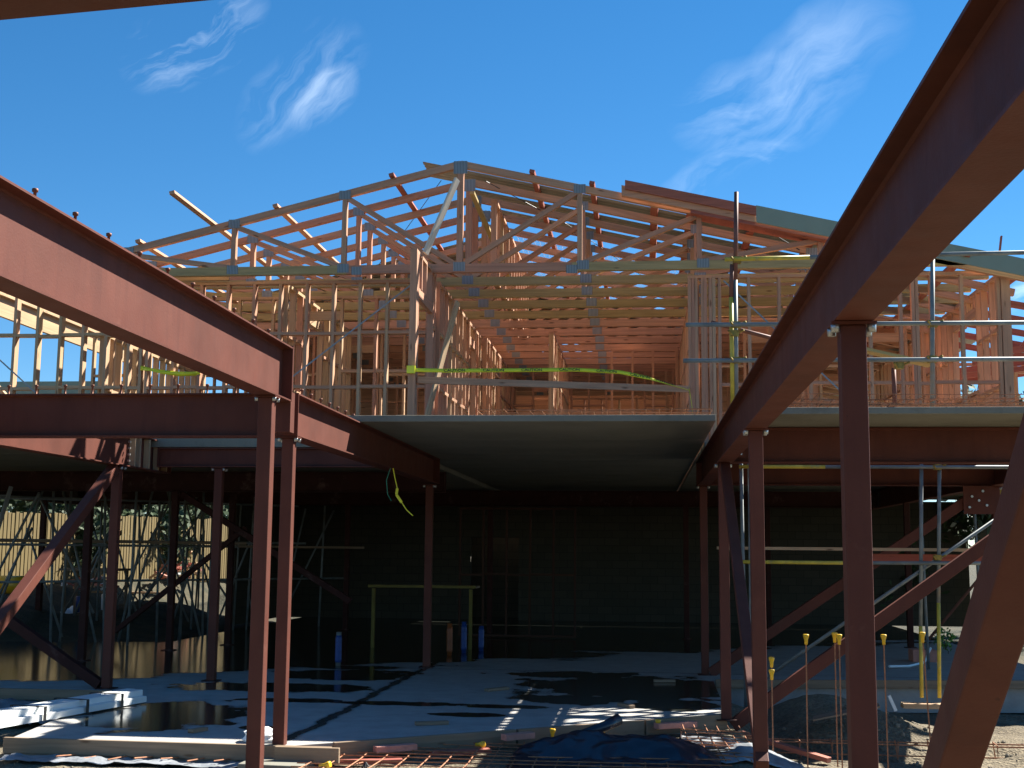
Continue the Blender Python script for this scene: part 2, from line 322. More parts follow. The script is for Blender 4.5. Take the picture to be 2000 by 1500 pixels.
# ------------------------------------------------------------------ mesh helpers
class MB:
    def __init__(s): s.bm = bmesh.new(); s.uv = s.bm.loops.layers.uv.new('uv')
    def bar(s, a, b, w, h, up=(0, 0, 1), ext=0):
        """rectangular bar from a to b: w across, h in the 'up' direction; grain UV along its length"""
        a, b = Vector(a), Vector(b); d = (b-a); ln = d.length; d.normalize()
        a = a-d*ext; b = b+d*ext; ln += 2*ext
        up = Vector(up)
        if abs(d.dot(up)) > .99: up = Vector((0, 1, 0))
        sd = d.cross(up).normalized(); u = sd.cross(d).normalized()
        cs = [(-1, -1), (1, -1), (1, 1), (-1, 1)]
        v = [[s.bm.verts.new(p + sd*(c[0]*w/2) + u*(c[1]*h/2)) for c in cs] for p in (a, b)]
        off = random.random()*10
        for i in range(4):
            j = (i+1) % 4
            f = s.bm.faces.new((v[0][i], v[0][j], v[1][j], v[1][i]))
            ww = w if i % 2 == 0 else h; o = off+i*.37
            for lp, q in zip(f.loops, ((0, 0), (0, ww), (ln, ww), (ln, 0))): lp[s.uv].uv = (q[0], q[1]+o)
        for k, vs in ((0, list(reversed(v[0]))), (1, v[1])):
            f = s.bm.faces.new(vs)
            for lp, q in zip(f.loops, ((0, 0), (.02, 0), (.02, h), (0, h))): lp[s.uv].uv = (q[0], q[1]+off)
        return s
    def box(s, x0, x1, y0, y1, z0, z1):
        if x1-x0 >= max(y1-y0, z1-z0): return s.bar((x0, (y0+y1)/2, (z0+z1)/2), (x1, (y0+y1)/2, (z0+z1)/2), y1-y0, z1-z0)
        if y1-y0 >= z1-z0: return s.bar(((x0+x1)/2, y0, (z0+z1)/2), ((x0+x1)/2, y1, (z0+z1)/2), x1-x0, z1-z0)
        return s.bar(((x0+x1)/2, (y0+y1)/2, z0), ((x0+x1)/2, (y0+y1)/2, z1), x1-x0, y1-y0)
    def tube(s, pts, r, n=10, r2=None, cap=True):
        pts = [Vector(p) for p in pts]; rings = []; m_ = len(pts)
        ref = Vector((0, 0, 1)) if abs((pts[-1]-pts[0]).normalized().z) < .9 else Vector((1, 0, 0))
        for i, p in enumerate(pts):
            d = (pts[min(i+1, m_-1)]-pts[max(i-1, 0)]).normalized()
            sd = d.cross(ref).normalized(); u = sd.cross(d)
            rr = r if r2 is None else r+(r2-r)*i/(m_-1)
            rings.append([s.bm.verts.new(p+(sd*math.cos(2*math.pi*k/n)+u*math.sin(2*math.pi*k/n))*rr) for k in range(n)])
        for i in range(m_-1):
            for k in range(n):
                f = s.bm.faces.new((rings[i][k], rings[i][(k+1) % n], rings[i+1][(k+1) % n], rings[i+1][k])); f.smooth = n > 6
        if cap:
            s.bm.faces.new(list(reversed(rings[0]))); s.bm.faces.new(rings[-1])
        return s
    def lathe(s, c, prof, n=12, axis='z'):
        c = Vector(c); rings = []
        for r, z in prof:
            rings.append([s.bm.verts.new(c+Vector((r*math.cos(2*math.pi*k/n), r*math.sin(2*math.pi*k/n), z))) for k in range(n)])
        for i in range(len(rings)-1):
            for k in range(n):
                f = s.bm.faces.new((rings[i][k], rings[i][(k+1) % n], rings[i+1][(k+1) % n], rings[i+1][k])); f.smooth = True
        s.bm.faces.new(list(reversed(rings[0]))); s.bm.faces.new(rings[-1]); return s
    def prism(s, poly, z0, z1):
        a = [s.bm.verts.new((x, y, z0)) for x, y in poly]; b = [s.bm.verts.new((x, y, z1)) for x, y in poly]
        s.bm.faces.new(list(reversed(a))); s.bm.faces.new(b)
        for i in range(len(a)):
            j = (i+1) % len(a); s.bm.faces.new((a[i], a[j], b[j], b[i]))
        return s
    def sweep(s, prof, a, b, up=(0, 0, 1)):
        """closed profile (across, up) swept from a to b"""
        a, b = Vector(a), Vector(b); d = (b-a).normalized(); up = Vector(up); sd = d.cross(up).normalized(); u = sd.cross(d)
        va = [s.bm.verts.new(a+sd*p[0]+u*p[1]) for p in prof]; vb = [s.bm.verts.new(b+sd*p[0]+u*p[1]) for p in prof]
        s.bm.faces.new(va); s.bm.faces.new(list(reversed(vb)))
        for i in range(len(prof)):
            j = (i+1) % len(prof); f = s.bm.faces.new((va[j], va[i], vb[i], vb[j]))
        return s
    def build(s, name, mat, parent=None, bevel=0, fix=True):
        if fix: bmesh.ops.recalc_face_normals(s.bm, faces=s.bm.faces)
        me = bpy.data.meshes.new(name); s.bm.to_mesh(me); s.bm.free()
        me.materials.append(mat if not isinstance(mat, str) else M[mat])
        o = bpy.data.objects.new(name, me); C.objects.link(o)
        if parent:
            o.parent = parent
            o.matrix_parent_inverse = Matrix.Identity(4)
            if parent.type == 'EMPTY' or True:
                off = world_off(parent); me.transform(Matrix.Translation(-off))
        if bevel:
            md = o.modifiers.new('bevel', 'BEVEL'); md.width = bevel; md.segments = 2; md.limit_method = 'ANGLE'
        return o
def world_off(o):
    v = Vector((0, 0, 0))
    while o: v += o.location; o = o.parent
    return v
def tag(o, label=None, cat=None, group=None, kind=None):
    if label: o['label'] = label
    if cat: o['category'] = cat
    if group: o['group'] = group
    if kind: o['kind'] = kind
    return o
def thing(name, loc, label, cat, group=None):
    o = bpy.data.objects.new(name, None); C.objects.link(o); o.location = loc; o.empty_display_size = .2
    return tag(o, label, cat, group)
def struct(name, mb, mat): return tag(mb.build(name, mat), kind='structure')
def copy_tree(o, parent=None):
    c = o.copy(); C.objects.link(c); c.parent = parent
    for ch in list(o.children): copy_tree(ch, c)
    return c
ORD = ['first', 'second', 'third', 'fourth', 'fifth', 'sixth', 'seventh', 'eighth', 'ninth', 'tenth', 'eleventh', 'twelfth', 'thirteenth', 'fourteenth', 'fifteenth', 'sixteenth', 'seventeenth', 'eighteenth']

# ------------------------------------------------------------------ steel frame
def isec(bf, d, tf=.014, tw=.009, fl=.012):
    h = d/2; w = bf/2; t = tw/2
    return [(-w, -h), (w, -h), (w, -h+tf), (t+fl, -h+tf), (t, -h+tf+fl), (t, h-tf-fl), (t+fl, h-tf), (w, h-tf), (w, h), (-w, h), (-w, h-tf), (-t-fl, h-tf), (-t, h-tf-fl), (-t, -h+tf+fl), (-t-fl, -h+tf), (-w, -h+tf)]
def beam(a, b, zb, zt, bf, label, studs=None, group=None, ends=(True, True), stiff=()):
    a = Vector((a[0], a[1], 0)); b = Vector((b[0], b[1], 0)); d = (b-a).normalized(); sd = Vector((d.y, -d.x, 0)); ln = (b-a).length
    t = thing('steel_beam', (a.x, a.y, zb), label, 'beam', group)
    z = (zb+zt)/2
    MB().sweep(isec(bf, zt-zb), (a.x, a.y, z), (b.x, b.y, z)).build('beam_body', 'steel', t)
    for u_ in stiff:
        q = a+d*u_
        for sg in (-1, 1):
            c_ = q+sd*sg*(bf/4+.004)
            MB().bar((c_.x, c_.y, zb+.015), (c_.x, c_.y, zt-.015), *((bf/2-.012, .01) if abs(d.x) < .5 else (.01, bf/2-.012)), up=(0, 1, 0)).build('stiffener', 'steel', t)
    for k, (p, s_) in enumerate(((a, -1), (b, 1))):
        if ends[k]:
            q = p+d*s_*.0075
            MB().bar((q.x, q.y, zb+.0), (q.x, q.y, zt+.003), *( (bf+.006, .012) if abs(d.x) < .5 else (.012, bf+.006)), up=(0, 1, 0)).build('end_plate', 'steel', t)
    if studs:
        s0, sp = studs; u = s0; k = 0
        while u < ln-.08 and k < 95:
            p = a+d*u; k += 1
            lean = random.uniform(-.006, .006)
            MB().lathe((p.x+lean, p.y, zt), [(.016, 0), (.016, .006), (.010, .009), (.0095, .075), (.017, .078), (.018, .094), (.013, .098)], 10).build('shear_stud', 'studmetal', t)
            u += sp
    return t
def box_col(t, p, z0, z1, w=.1, name='shaft', mat='steel'):
    MB().bar((p[0], p[1], z0), (p[0], p[1], z1), w, w, up=(0, 1, 0)).build(name, mat, t, bevel=.008)
def bolt(t, p, down=True, r=.014):
    MB().lathe(p, [(r, -.018), (r, 0)], 6).build('bolt', 'bolt', t)
def column(x, y, z0, z1, label, group='red oxide steel columns', cap=True, base=True, bolts=True, w=.113):
    t = thing('steel_column', (x, y, z0), label, 'column', group)
    box_col(t, (x, y), z0+(.012 if base else 0), z1-(.014 if cap else 0), w)
    if cap:
        MB().box(x-.1, x+.1, y-.08, y+.08, z1-.013, z1-.001).build('cap_plate', 'steel', t)
        if bolts:
            for sx in (-1, 1):
                for sy in (-1, 1): MB().lathe((x+sx*.08, y+sy*.055, z1-.014), [(.019, -.034), (.02, -.012), (.02, 0)], 6).build('bolt', 'bolt', t)
    if base:
        MB().box(x-.11, x+.11, y-.11, y+.11, z0, z0+.013).build('base_plate', 'steelshade', t)
    return t
XL, XR = -3.376, .93
# left
beam((XL, 1.2), (XL, 11.50), 3.185, 3.70, .2, 'large sunlit red steel beam running back at upper left, row of studs on top', (.36, .5))
MB  # noqa
column(XL, 11.07, -.2, 3.18, 'tall red steel column under the end of the big upper left beam, nearest on the left', w=.13)
beam((-12.5, 11.83), (XL-.11, 11.83), 2.875, 3.30, .17, 'shaded dark red beam crossing left to right behind the tall left column', (.17, .29))
beam((XL, 11.76), (XL, 20.3), 2.885, 3.295, .2, 'red beam continuing back from the left junction, under the slab edge', (.45, .38))
column(XL, 11.83, -.1, 2.88, 'slender red column just right of and behind the tall left column, foot on a concrete pad')
# splice at the junction of upper and lower beam
jt = thing('splice_bracket', (XL, 11.6, 2.88), 'dark red splice bracket joining the upper and lower beams at the left junction', 'bracket')
MB().box(XL-.09, XL+.09, 11.525, 11.66, 2.9, 3.28).build('bracket_plate', 'steel', jt)
MB().box(XL-.1, XL+.1, 11.53, 11.545, 3.285, 3.72).build('bracket_upstand', 'steel', jt)
column(XL, 19.97, 0, 2.86, 'dark column standing on the wet slab in the middle, dusty white foot', bolts=True)
beam((-6.91, 9.2), (-6.91, 17.75), 2.89, 3.33, .19, 'sunlit red beam running back at the left below the crossing beam', stiff=())
column(-6.91, 16.1, 0, 2.885, 'red column at the far left carrying the top of a diagonal brace')
beam((-6.8, 17.28), (XL-.1, 17.28), 2.95, 3.22, .14, 'dark red edge beam under the left deck behind the paired columns')
column(-5.93, 17.3, 0, 2.945, 'dim column behind the left pair with its foot in standing water')
# timber packers between the flanges of that left beam
for i, y in enumerate((16.45, 16.62, 16.95, 17.3, 17.6)):
    tag(MB().bar((-6.86, y, 2.906), (-6.86, y, 3.31), .08, .045, up=(0, 1, 0)).build('timber_packer', 'raw'), 'upright timber packer in the web of the left beam, %s from the camera end' % ORD[i], 'packer', 'timber packers in the left beam')
def brace(p, q, w, label, grp='diagonal steel braces', mat='steel', up=(0, 0, 1), gusset=None, h=None):
    t = thing('steel_brace', p, label, 'brace', grp)
    MB().bar(p, q, w, h or w, up=up).build('brace_tube', mat, t, bevel=.006)
    if gusset: gusset(t)
    return t
def pl(t, c, sx, sz, name='gusset_plate', y=.012, mat='steel'):
    MB().box(c[0]-sx/2, c[0]+sx/2, c[1]-y/2, c[1]+y/2, c[2]-sz/2, c[2]+sz/2).build(name, mat, t)
brace((-6.91, 11.75, .02), (-6.91, 15.98, 2.85), .125, 'sunlit diagonal brace rising away to the top of the far left column', up=(1, 0, 0))
brace((-10.1, 16.1, 1.98), (-7.0, 16.1, .05), .125, 'shaded diagonal brace falling to the foot of the far left column, dusty end', mat='steelshade', up=(0, 1, 0))
column(-10.2, 16.1, 0, 2.885, 'red column beyond the left picture edge at the far end of the crossed braces', base=False)
# right long beam and its columns
beam((.945, 1.6), (.945, 20.2), 2.84, 3.245, .175, 'long dark red beam running overhead from upper right to the slab')
column(.945, 5.75, -.45, 2.838, 'large red column on the right, nearest under the long overhead beam')
column(.945, 10.67, -.45, 2.838, 'second red column under the long overhead beam, left of the large one')
column(.93, 14.75, -.05, 2.838, 'third red column under the long overhead beam at the slab corner')
column(.93, 19.55, 0, 2.838, 'dim fourth column under the long overhead beam, dusty white foot')
brace((.945, 10.55, .12), (.945, 14.6, 2.80), .105, 'steep brace leaning from the second right column to the top of the third', up=(1, 0, 0))
brace((.95, 5.70, -.097), (.95, 2.10, 2.82), .125, 'very large near diagonal brace at the lower right corner', up=(1, 0, 0))
def gus(t):
    MB().box(4.75, 5.2, 19.402, 19.416, 2.42, 2.835).build('gusset_plate', 'steel', t)
    for dx, dz in ((4.83, 2.52), (4.97, 2.62), (4.87, 2.68), (5.08, 2.55), (5.03, 2.76)):
        MB().tube([(dx, 19.402, dz), (dx, 19.378, dz)], .02, 6).build('bolt', 'bolt', t)
brace((1.0, 14.8, -.12), (5.1, 14.8, 2.83), .14, 'long red diagonal brace rising to the right between the right columns', up=(0, 1, 0), h=.1)
brace((1.0, 19.5, .03), (5.05, 19.5, 2.78), .15, 'dim rear diagonal brace rising right to a bolted gusset plate', up=(0, 1, 0), gusset=gus, h=.1)
beam((1.05, 14.75), (5.3, 14.75), 2.84, 3.245, .17, 'dark red crossing beam under the front strip of the right deck')
beam((1.05, 19.55), (5.3, 19.55), 2.84, 3.245, .17, 'dim second crossing beam deeper under the right deck')
column(5.25, 14.75, -.4, 2.838, 'red column beyond the right picture edge at the top of the long brace', base=False)
column(5.25, 19.55, 0, 2.838, 'dark red column beside the bolted gusset plate at right')
beam((5.25, 14.85), (5.25, 30), 2.84, 3.245, .17, 'dark beam along the right side of the deck')
for (x, y, z0_, lab) in ((1.13, 14.655, 2.9, 'bolted cleat plate at the left end of the front crossing beam'), (XL-.22, 11.735, 2.93, 'bolted cleat plate at the right end of the shaded crossing beam')):
    ct = thing('cleat_plate', (x, y, z0_), lab, 'plate')
    MB().box(x-.05, x+.05, y-.006, y+.006, z0_, z0_+.28).build('plate', 'steel', ct)
    for k_ in range(4): MB().tube([(x+(.0), y-.006, z0_+.04+.067*k_), (x, y-.028, z0_+.04+.067*k_)], .015, 6).build('bolt', 'bolt', ct)
mb = thing('bolt_row', (-6.8, 16.3, 2.95), 'vertical row of bright bolts in the web of the left beam by the timber packers', 'bolts')
for k_ in range(4): MB().tube([(-6.86, 16.3, 2.97+.085*k_), (-6.83, 16.3, 2.97+.085*k_)], .016, 6).build('bolt', 'bolt', mb)
# short overhead beam crossing near the camera (top left corner)
beam((-3.2, 2.425), (.8, 1.94), 2.84, 3.2, .17, 'dark brown beam passing overhead in the top left corner')
# dim interior columns and beams, given the steel with shade in its colour
def dusty_shaded(t):  # swaps in the steel whose colour holds the hall shade
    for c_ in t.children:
        c_.data.materials[0] = M['steelshade']

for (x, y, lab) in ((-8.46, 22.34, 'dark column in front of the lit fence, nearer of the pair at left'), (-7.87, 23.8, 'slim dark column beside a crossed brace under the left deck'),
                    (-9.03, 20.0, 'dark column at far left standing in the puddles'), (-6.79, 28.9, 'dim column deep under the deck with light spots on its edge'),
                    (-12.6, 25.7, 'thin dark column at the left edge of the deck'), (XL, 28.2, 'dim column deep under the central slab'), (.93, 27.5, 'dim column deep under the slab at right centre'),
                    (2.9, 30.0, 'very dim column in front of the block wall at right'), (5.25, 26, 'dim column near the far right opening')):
    dusty_shaded(column(x, y, 0, 2.86, lab, bolts=False, cap=False))
dusty_shaded(brace((-8.4, 22.5, 2.8), (-5.2, 22.5, .9), .11, 'dark brace falling right across the lit fence under the left deck', up=(0, 1, 0)))
dusty_shaded(brace((-9.6, 22.6, .3), (-7.2, 22.6, 2.2), .09, 'thin dark brace rising right near the fence under the left deck', up=(0, 1, 0)))
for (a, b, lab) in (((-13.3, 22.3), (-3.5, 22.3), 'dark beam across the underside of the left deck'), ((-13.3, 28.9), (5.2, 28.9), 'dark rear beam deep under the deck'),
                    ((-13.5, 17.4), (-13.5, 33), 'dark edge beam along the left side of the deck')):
    dusty_shaded(beam(a, b, 2.84, 3.2, .16, lab))

# ------------------------------------------------------------------ decks and slabs
def slab(name, x0, x1, y0, y1, z0, z1, label):
    mb = MB(); y = y0; w_ = 1.2 if y1-y0 > 3 else (y1-y0)/1.0
    while y < y1-.05:
        e = min(y+w_, y1); mb.box(x0, x1, y+.004, e-.004, z0+random.uniform(0, .005), z1); y = e
    return tag(mb.build(name, 'concrete', bevel=.006), label, 'slab', 'precast concrete decks')
slab('deck_slab', -3.48, .84, 14.47, 34, 3.30, 3.375, 'central precast concrete deck whose pale underside shows above the dark hall')
slab('deck_slab', 1.0, 5.35, 13.32, 14.95, 3.25, 3.325, 'right front strip of precast concrete deck behind the right columns')
slab('deck_slab', .86, 5.35, 17.55, 34, 3.25, 3.325, 'rear right concrete deck carrying the right hand wall frames')
slab('deck_slab', 5.37, 9.3, 20.6, 34, 3.25, 3.325, 'outer right concrete deck under the lower wing, added to shade the rear floor')  # added past the side beam to keep sun off the rear floor
slab('deck_slab', -13.6, -3.5, 17.2, 36, 3.225, 3.375, 'left concrete deck carrying the left wall frames')
POLY = [(-6.0, 11.85), (-3.3, 11.75), (.95, 14.85), (1.0, 18.75), (6.4, 19.6), (6.4, 35.9), (-9.2, 35.9), (-9.2, 24.3), (-12.6, 23.7), (-12.6, 15.9), (-6.6, 15.9)]
struct('floor_slab', MB().prism(POLY, -.45, 0), 'floor')

# ground
def smooth(a, b, x):
    t = max(0, min(1, (x-a)/(b-a))); return t*t*(3-2*t)
def gz(x, y):
    z = -.17
    z -= .28*smooth(.9, 1.6, x)*(1-smooth(22, 30, y)*.6)
    bank = smooth(-13.2, -14.9, x); z += bank*(.95+.01*(y-24)) * smooth(14, 20, y)
    z += .50*math.exp(-(((x-2.3)/1.0)**2+((y-16.6)/1.1)**2))
    z += .28*math.exp(-(((x-1.55)/.55)**2+((y-12.7)/.9)**2))*smooth(15, 12, y)
    z += .18*math.exp(-(((x-4.6)/.9)**2+((y-14.9)/.8)**2))
    z += .75*math.exp(-(((x+12.3)/1.1)**2+((y-38.5)/2.5)**2))*smooth(-9.3, -10.2, x)
    z += (.72*math.exp(-(((x+12.0)/1.5)**2+((y-30)/3.5)**2)) + .7*math.exp(-(((x+13.2)/1.2)**2+((y-25.5)/1.8)**2)))*smooth(-9.3, -10.2, x)
    am = .05 if x > .9 or x < -6 else .025
    z += am*noise.fractal(Vector((x*1.3, y*1.3, .3)), 1.0, 2.0, 4) + .012*noise.noise(Vector((x*9, y*9, 1)))
    # trench for the footing cage on the right
    if x > 1.15: z -= .16*math.exp(-((y-15.05)/.28)**2)
    # keep below the slab
    if -6.6 < x < .9 and y > 16 or (x > 1 and y > 19.9 and x < 6.3) or (-12.5 < x < -6.6 and 16.1 < y < 23.6): z = min(z, -.2)
    return z
def axis(a, b, st, far, mid=0):
    v = [a+(b-a)*i/int((b-a)/st) for i in range(int((b-a)/st)+1)]
    s_ = st; lo = [a]; hi = [b]
    while lo[-1] > -far: s_ *= 1.35; lo.append(lo[-1]-s_); hi.append(hi[-1]+s_)
    return lo[:0:-1]+v+hi[1:]
xs, ys = axis(-15, 7, .09, 900), axis(9, 20, .09, 900)
ys = [y for y in ys if y <= 20]+[20+.3*i for i in range(1, 90)]+[y for y in ys if y > 47.3]
mb = MB(); vs = [[mb.bm.verts.new((x, y, gz(x, y))) for x in xs] for y in ys]
for j in range(len(ys)-1):
    for i in range(len(xs)-1):
        f = mb.bm.faces.new((vs[j][i], vs[j][i+1], vs[j+1][i+1], vs[j+1][i])); f.smooth = True
struct('ground', mb, 'ground')

# rear block wall (two lengths with a doorway) and its return
def wall_thing(boxes, label, mat='block', name='block_wall', cat='wall'):
    mb = MB()
    for b_ in boxes: mb.box(*b_)
    return tag(mb.build(name, mat), label, cat)
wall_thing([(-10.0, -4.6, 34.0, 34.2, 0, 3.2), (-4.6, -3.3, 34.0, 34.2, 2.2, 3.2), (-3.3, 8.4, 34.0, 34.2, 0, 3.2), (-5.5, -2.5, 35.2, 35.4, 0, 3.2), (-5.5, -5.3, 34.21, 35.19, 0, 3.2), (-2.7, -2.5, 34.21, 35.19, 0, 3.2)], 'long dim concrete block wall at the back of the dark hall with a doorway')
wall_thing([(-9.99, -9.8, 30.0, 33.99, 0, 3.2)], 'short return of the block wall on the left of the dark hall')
wall_thing([(8.45, 10.5, 33.2, 33.4, -.3, 3.3)], 'pale rendered boundary wall seen through the right bay', mat='concrete', name='rendered_wall')

# ------------------------------------------------------------------ timber framing
ZD = 3.38; WK = 0
def frame_wall(p, q, z0, z1, sp=.4, nogs=(.8, 1.6), mat='pink', label='', openings=(), dbl_top=False, extra=(), d=.09, brace_=None, skip=()):
    """stud wall from p to q: plates, studs, rows of noggins. openings: (u0,u1,sill,head) along the wall."""
    global WK; WK += 1; z0 += .0013*(WK % 9); z1 -= .0013*(WK % 7); d += .0009*(WK % 5)
    p, q = Vector((p[0], p[1], 0)), Vector((q[0], q[1], 0)); D = (q-p).normalized(); ln = (q-p).length
    t = thing('wall_frame', (p.x, p.y, z0), label, 'wall frame', 'timber stud wall frames')
    nrm = Vector((-D.y, D.x, 0))
    P = lambda u, z, o=0: tuple(p+D*u+nrm*o+Vector((0, 0, z)))
    def mm(i=0): return M[mat] if mat == 'shadewood' or random.random() < .72 else M[random.choice(['raw', 'pink'])]
    MB().bar(P(0, z0+.0225), P(ln, z0+.0225), d, .045).build('bottom_plate', mm(), t)
    MB().bar(P(0, z1-.0225), P(ln, z1-.0225), d, .045).build('top_plate', mm(), t)
    us = []; u = .0225
    while u < ln-.1: us.append(u); u += sp
    us.append(ln-.0225); us += list(extra)
    for o in openings: us += [o[0]-.0225, o[1]+.0225]
    us = sorted({round(u, 3) for u in us}); us = [u for i_, u in enumerate(us) if i_ == 0 or u-us[i_-1] > .0435 or (u-us[i_-1] > .0015 and any(abs(u-(o[0]-.0225)) < .0012 or abs(u-(o[1]+.0225)) < .0012 for o in openings))]
    us = [u for u in us if not any(.0015 < abs(u-e_) < .044 for o in openings for e_ in (o[0]-.0225, o[1]+.0225))]
    for u in us:
        inside = [o for o in openings if o[0]-.001 < u < o[1]+.001]
        if inside:
            o = inside[0]
            if z1-.05-o[3]-.15 > .12: MB().bar(P(u, z0+o[3]+.14), P(u, z1-.045), .045, d, up=D.cross(Vector((0, 0, 1))) ).build('cripple_stud', mm(), t)
            if o[2] > .2: MB().bar(P(u, z0+.045), P(u, z0+o[2]-.045), .045, d, up=D.cross(Vector((0, 0, 1)))).build('cripple_stud', mm(), t)
            continue
        j = random.uniform(-.004, .004)
        MB().bar(P(u+j, z0+.045), P(u-j, z1-.045), .045, d, up=D.cross(Vector((0, 0, 1)))).build('stud', mm(), t)
    for o in openings:
        MB().bar(P(o[0], z0+o[3]+.07), P(o[1], z0+o[3]+.07), .07, .14).build('lintel', mm(), t)
        if o[2] > .2: MB().bar(P(o[0], z0+o[2]-.0225), P(o[1], z0+o[2]-.0225), d, .045).build('sill', mm(), t)
    for nz_ in nogs:
        mb = MB()
        for a, b in zip(us[:-1], us[1:]):
            if b-a < .12: continue
            mid = (a+b)/2
            if any(o[0] < mid < o[1] and o[2]-.05 < nz_ < o[3]+.14 for o in openings): continue
            h = random.uniform(-.012, .012)
            mb.bar(P(a+.023, z0+nz_+h), P(b-.023, z0+nz_+h), d-.004, .045)
        if len(mb.bm.faces): mb.build('noggin', mm(), t)
        else: mb.bm.free()
    if brace_:
        (u0, za), (u1, zb_) = brace_
        MB().bar(P(u0, z0+za, -d/2-.003), P(u1, z0+zb_, -d/2-.003), .003, .022, up=(0, 0, 1)).build('brace_strap', 'galv', t)
    return t
ZW = 5.765
# front left wall
frame_wall((-7.36, 18.0), (-3.09, 18.0), ZD, ZW, .402, d=.12, mat='pink', label='front left stud wall between the upper left beam and the corner post, steel strap across it', brace_=((1.75, .55), (4.0, 2.3)))
frame_wall((-10.9, 18.02), (-7.42, 18.02), ZD, ZW, .36, d=.12, mat='raw', label='far left stud wall against the sky, below the big upper left beam', brace_=((.1, 2.2), (2.6, .1)))
# side wall of the central bay: front piece with a high opening, then the long receding wall
frame_wall((-3.03, 16.32), (-3.03, 17.92), ZD, 5.83, .40, nogs=(.8, 1.62), mat='pink', label='tall sunlit wall end beside the caution tape, with a small high opening', openings=((.2, 1.38, 0, 1.82),), extra=(.07, .115, .16, .8))
frame_wall((-3.0, 18.1), (-3.0, 22.9), ZD, ZW, .40, mat='pink', label='left side wall of the central bay, receding behind the leaning prop', openings=((3.3, 4.1, 0, 2.0),))
frame_wall((-2.9, 23.0), (-2.9, 28.5), ZD, ZW, .42, mat='orange', label='rear part of the left side wall of the central bay', openings=((1.4, 2.3, 0, 1.9),))
# partition in the bay
frame_wall((-1.62, 22.45), (-1.62, 27.2), ZD, ZW, .42, mat='orange', label='short partition wall with thick end post in the middle of the central bay', extra=(.07, .115, .16))
frame_wall((-2.85, 27.4), (.7, 27.4), ZD, ZW, .42, mat='orange', label='cross wall of studs at the back of the central bay', openings=((.5, 1.3, .9, 1.9), (2.1, 2.9, .9, 1.9)))
frame_wall((-2.85, 32.4), (.7, 32.4), ZD, ZW, .45, mat='orange', label='farthest cross wall behind the central bay')
# right of the bay
frame_wall((.78, 17.95), (.78, 27.3), ZD, ZW, .45, mat='orange', label='right side wall of the central bay, seen nearly edge on')
tw = frame_wall((.66, 17.75), (4.93, 17.75), 3.33, 5.72, .415, nogs=(.83, 1.66), mat='pink', label='front right stud wall behind the scaffold rails', extra=(.07, .115, .2, .245, .31, .36, 3.1, 3.15), brace_=((.5, 2.3), (2.6, .2)))
MB().box(4.94, 5.06, 17.68, 17.8, 3.33, 5.74).build('corner_post', 'pink', tw)
frame_wall((4.98, 17.85), (4.98, 28), 3.33, 5.72, .42, mat='orange', label='right outer side wall receding behind the corner post', openings=((1.2, 2.6, .9, 2.0),), brace_=((.2, 2.3), (2.4, .2)))
frame_wall((.85, 21.3), (4.9, 21.3), 3.33, 5.72, .42, mat='orange', label='inner right cross wall, first behind the front right wall', openings=((.9, 1.8, 0, 2.0), (2.6, 3.5, .9, 2.0)))
frame_wall((2.9, 21.4), (2.9, 28), 3.33, 5.72, .42, mat='orange', label='inner right dividing wall running front to back')
frame_wall((.85, 26.2), (4.9, 26.2), 3.33, 5.72, .45, mat='orange', label='inner right cross wall, second behind the front right wall', openings=((2.4, 3.3, 0, 2.0),))
# left rooms
frame_wall((-10.2, 22.4), (-3.1, 22.4), ZD, ZW, .42, mat='raw', label='inner left cross wall, first behind the front left wall', openings=((1.1, 2.0, 0, 2.0), (4.6, 5.4, 0, 2.0)))
frame_wall((-5.3, 18.1), (-5.3, 22.3), ZD, ZW, .42, mat='raw', label='inner left dividing wall running front to back', openings=((1.2, 2.1, 0, 2.0),))
frame_wall((-8.1, 18.1), (-8.1, 22.3), ZD, ZW, .3, mat='raw', label='closely studded inner wall behind the far left studs')
frame_wall((-10.2, 26.5), (-3.0, 26.5), ZD, ZW, .45, mat='orange', label='inner left cross wall, second behind the front left wall', openings=((3.1, 4.0, 0, 2.0),))
frame_wall((-6.6, 22.5), (-6.6, 26.4), ZD, ZW, .45, mat='orange', label='rear inner left dividing wall')
# plywood linings deep inside, seen as dark orange surfaces
def lining(b_, lab): tag(MB().box(*b_).build('plywood_lining', 'orange'), lab, 'lining', 'plywood linings deep in the frames')
lining((-10.1, 5.3, 33.2, 33.22, ZD, 6.05), 'dark plywood lining across the back of all the upper rooms')
lining((-9.6, -5.6, 30.6, 30.62, ZD, 6.3), 'dark plywood lining nearer the front in the left rooms')

# ---- gable lining under the roofed part of the left slope, and studs along the ridge
mb = MB(); a_ = [mb.bm.verts.new(p_) for p_ in ((-9.0, 24.4, 5.93), (-2.72, 24.4, 5.93), (-2.72, 24.4, 7.28), (-9.0, 24.4, 5.96))]; b_ = [mb.bm.verts.new(v_.co+Vector((0, .015, 0))) for v_ in a_]
mb.bm.faces.new(a_); mb.bm.faces.new(b_[::-1])
for i_ in range(4): mb.bm.faces.new((a_[i_], b_[i_], b_[(i_+1) % 4], a_[(i_+1) % 4]))
tag(mb.build('gable_lining', 'orange'), 'dark orange gable lining high in the left roof space', 'lining')
frame_wall((-2.25, 18.8), (-2.25, 24.3), 5.93, 7.2, .45, nogs=(), mat='orange', label='row of short studs running back below the ridge')
frame_wall((-6.9, 19.13), (-3.1, 19.13), ZD, ZW, .55, nogs=(1.2,), mat='raw', label='second row of studs close behind the front left wall', openings=((1.3, 2.2, 0, 2.0),))
frame_wall((-.6, 24.6), (.7, 24.6), ZD, ZW, .4, mat='orange', label='short cross wall right of the partition in the central bay')

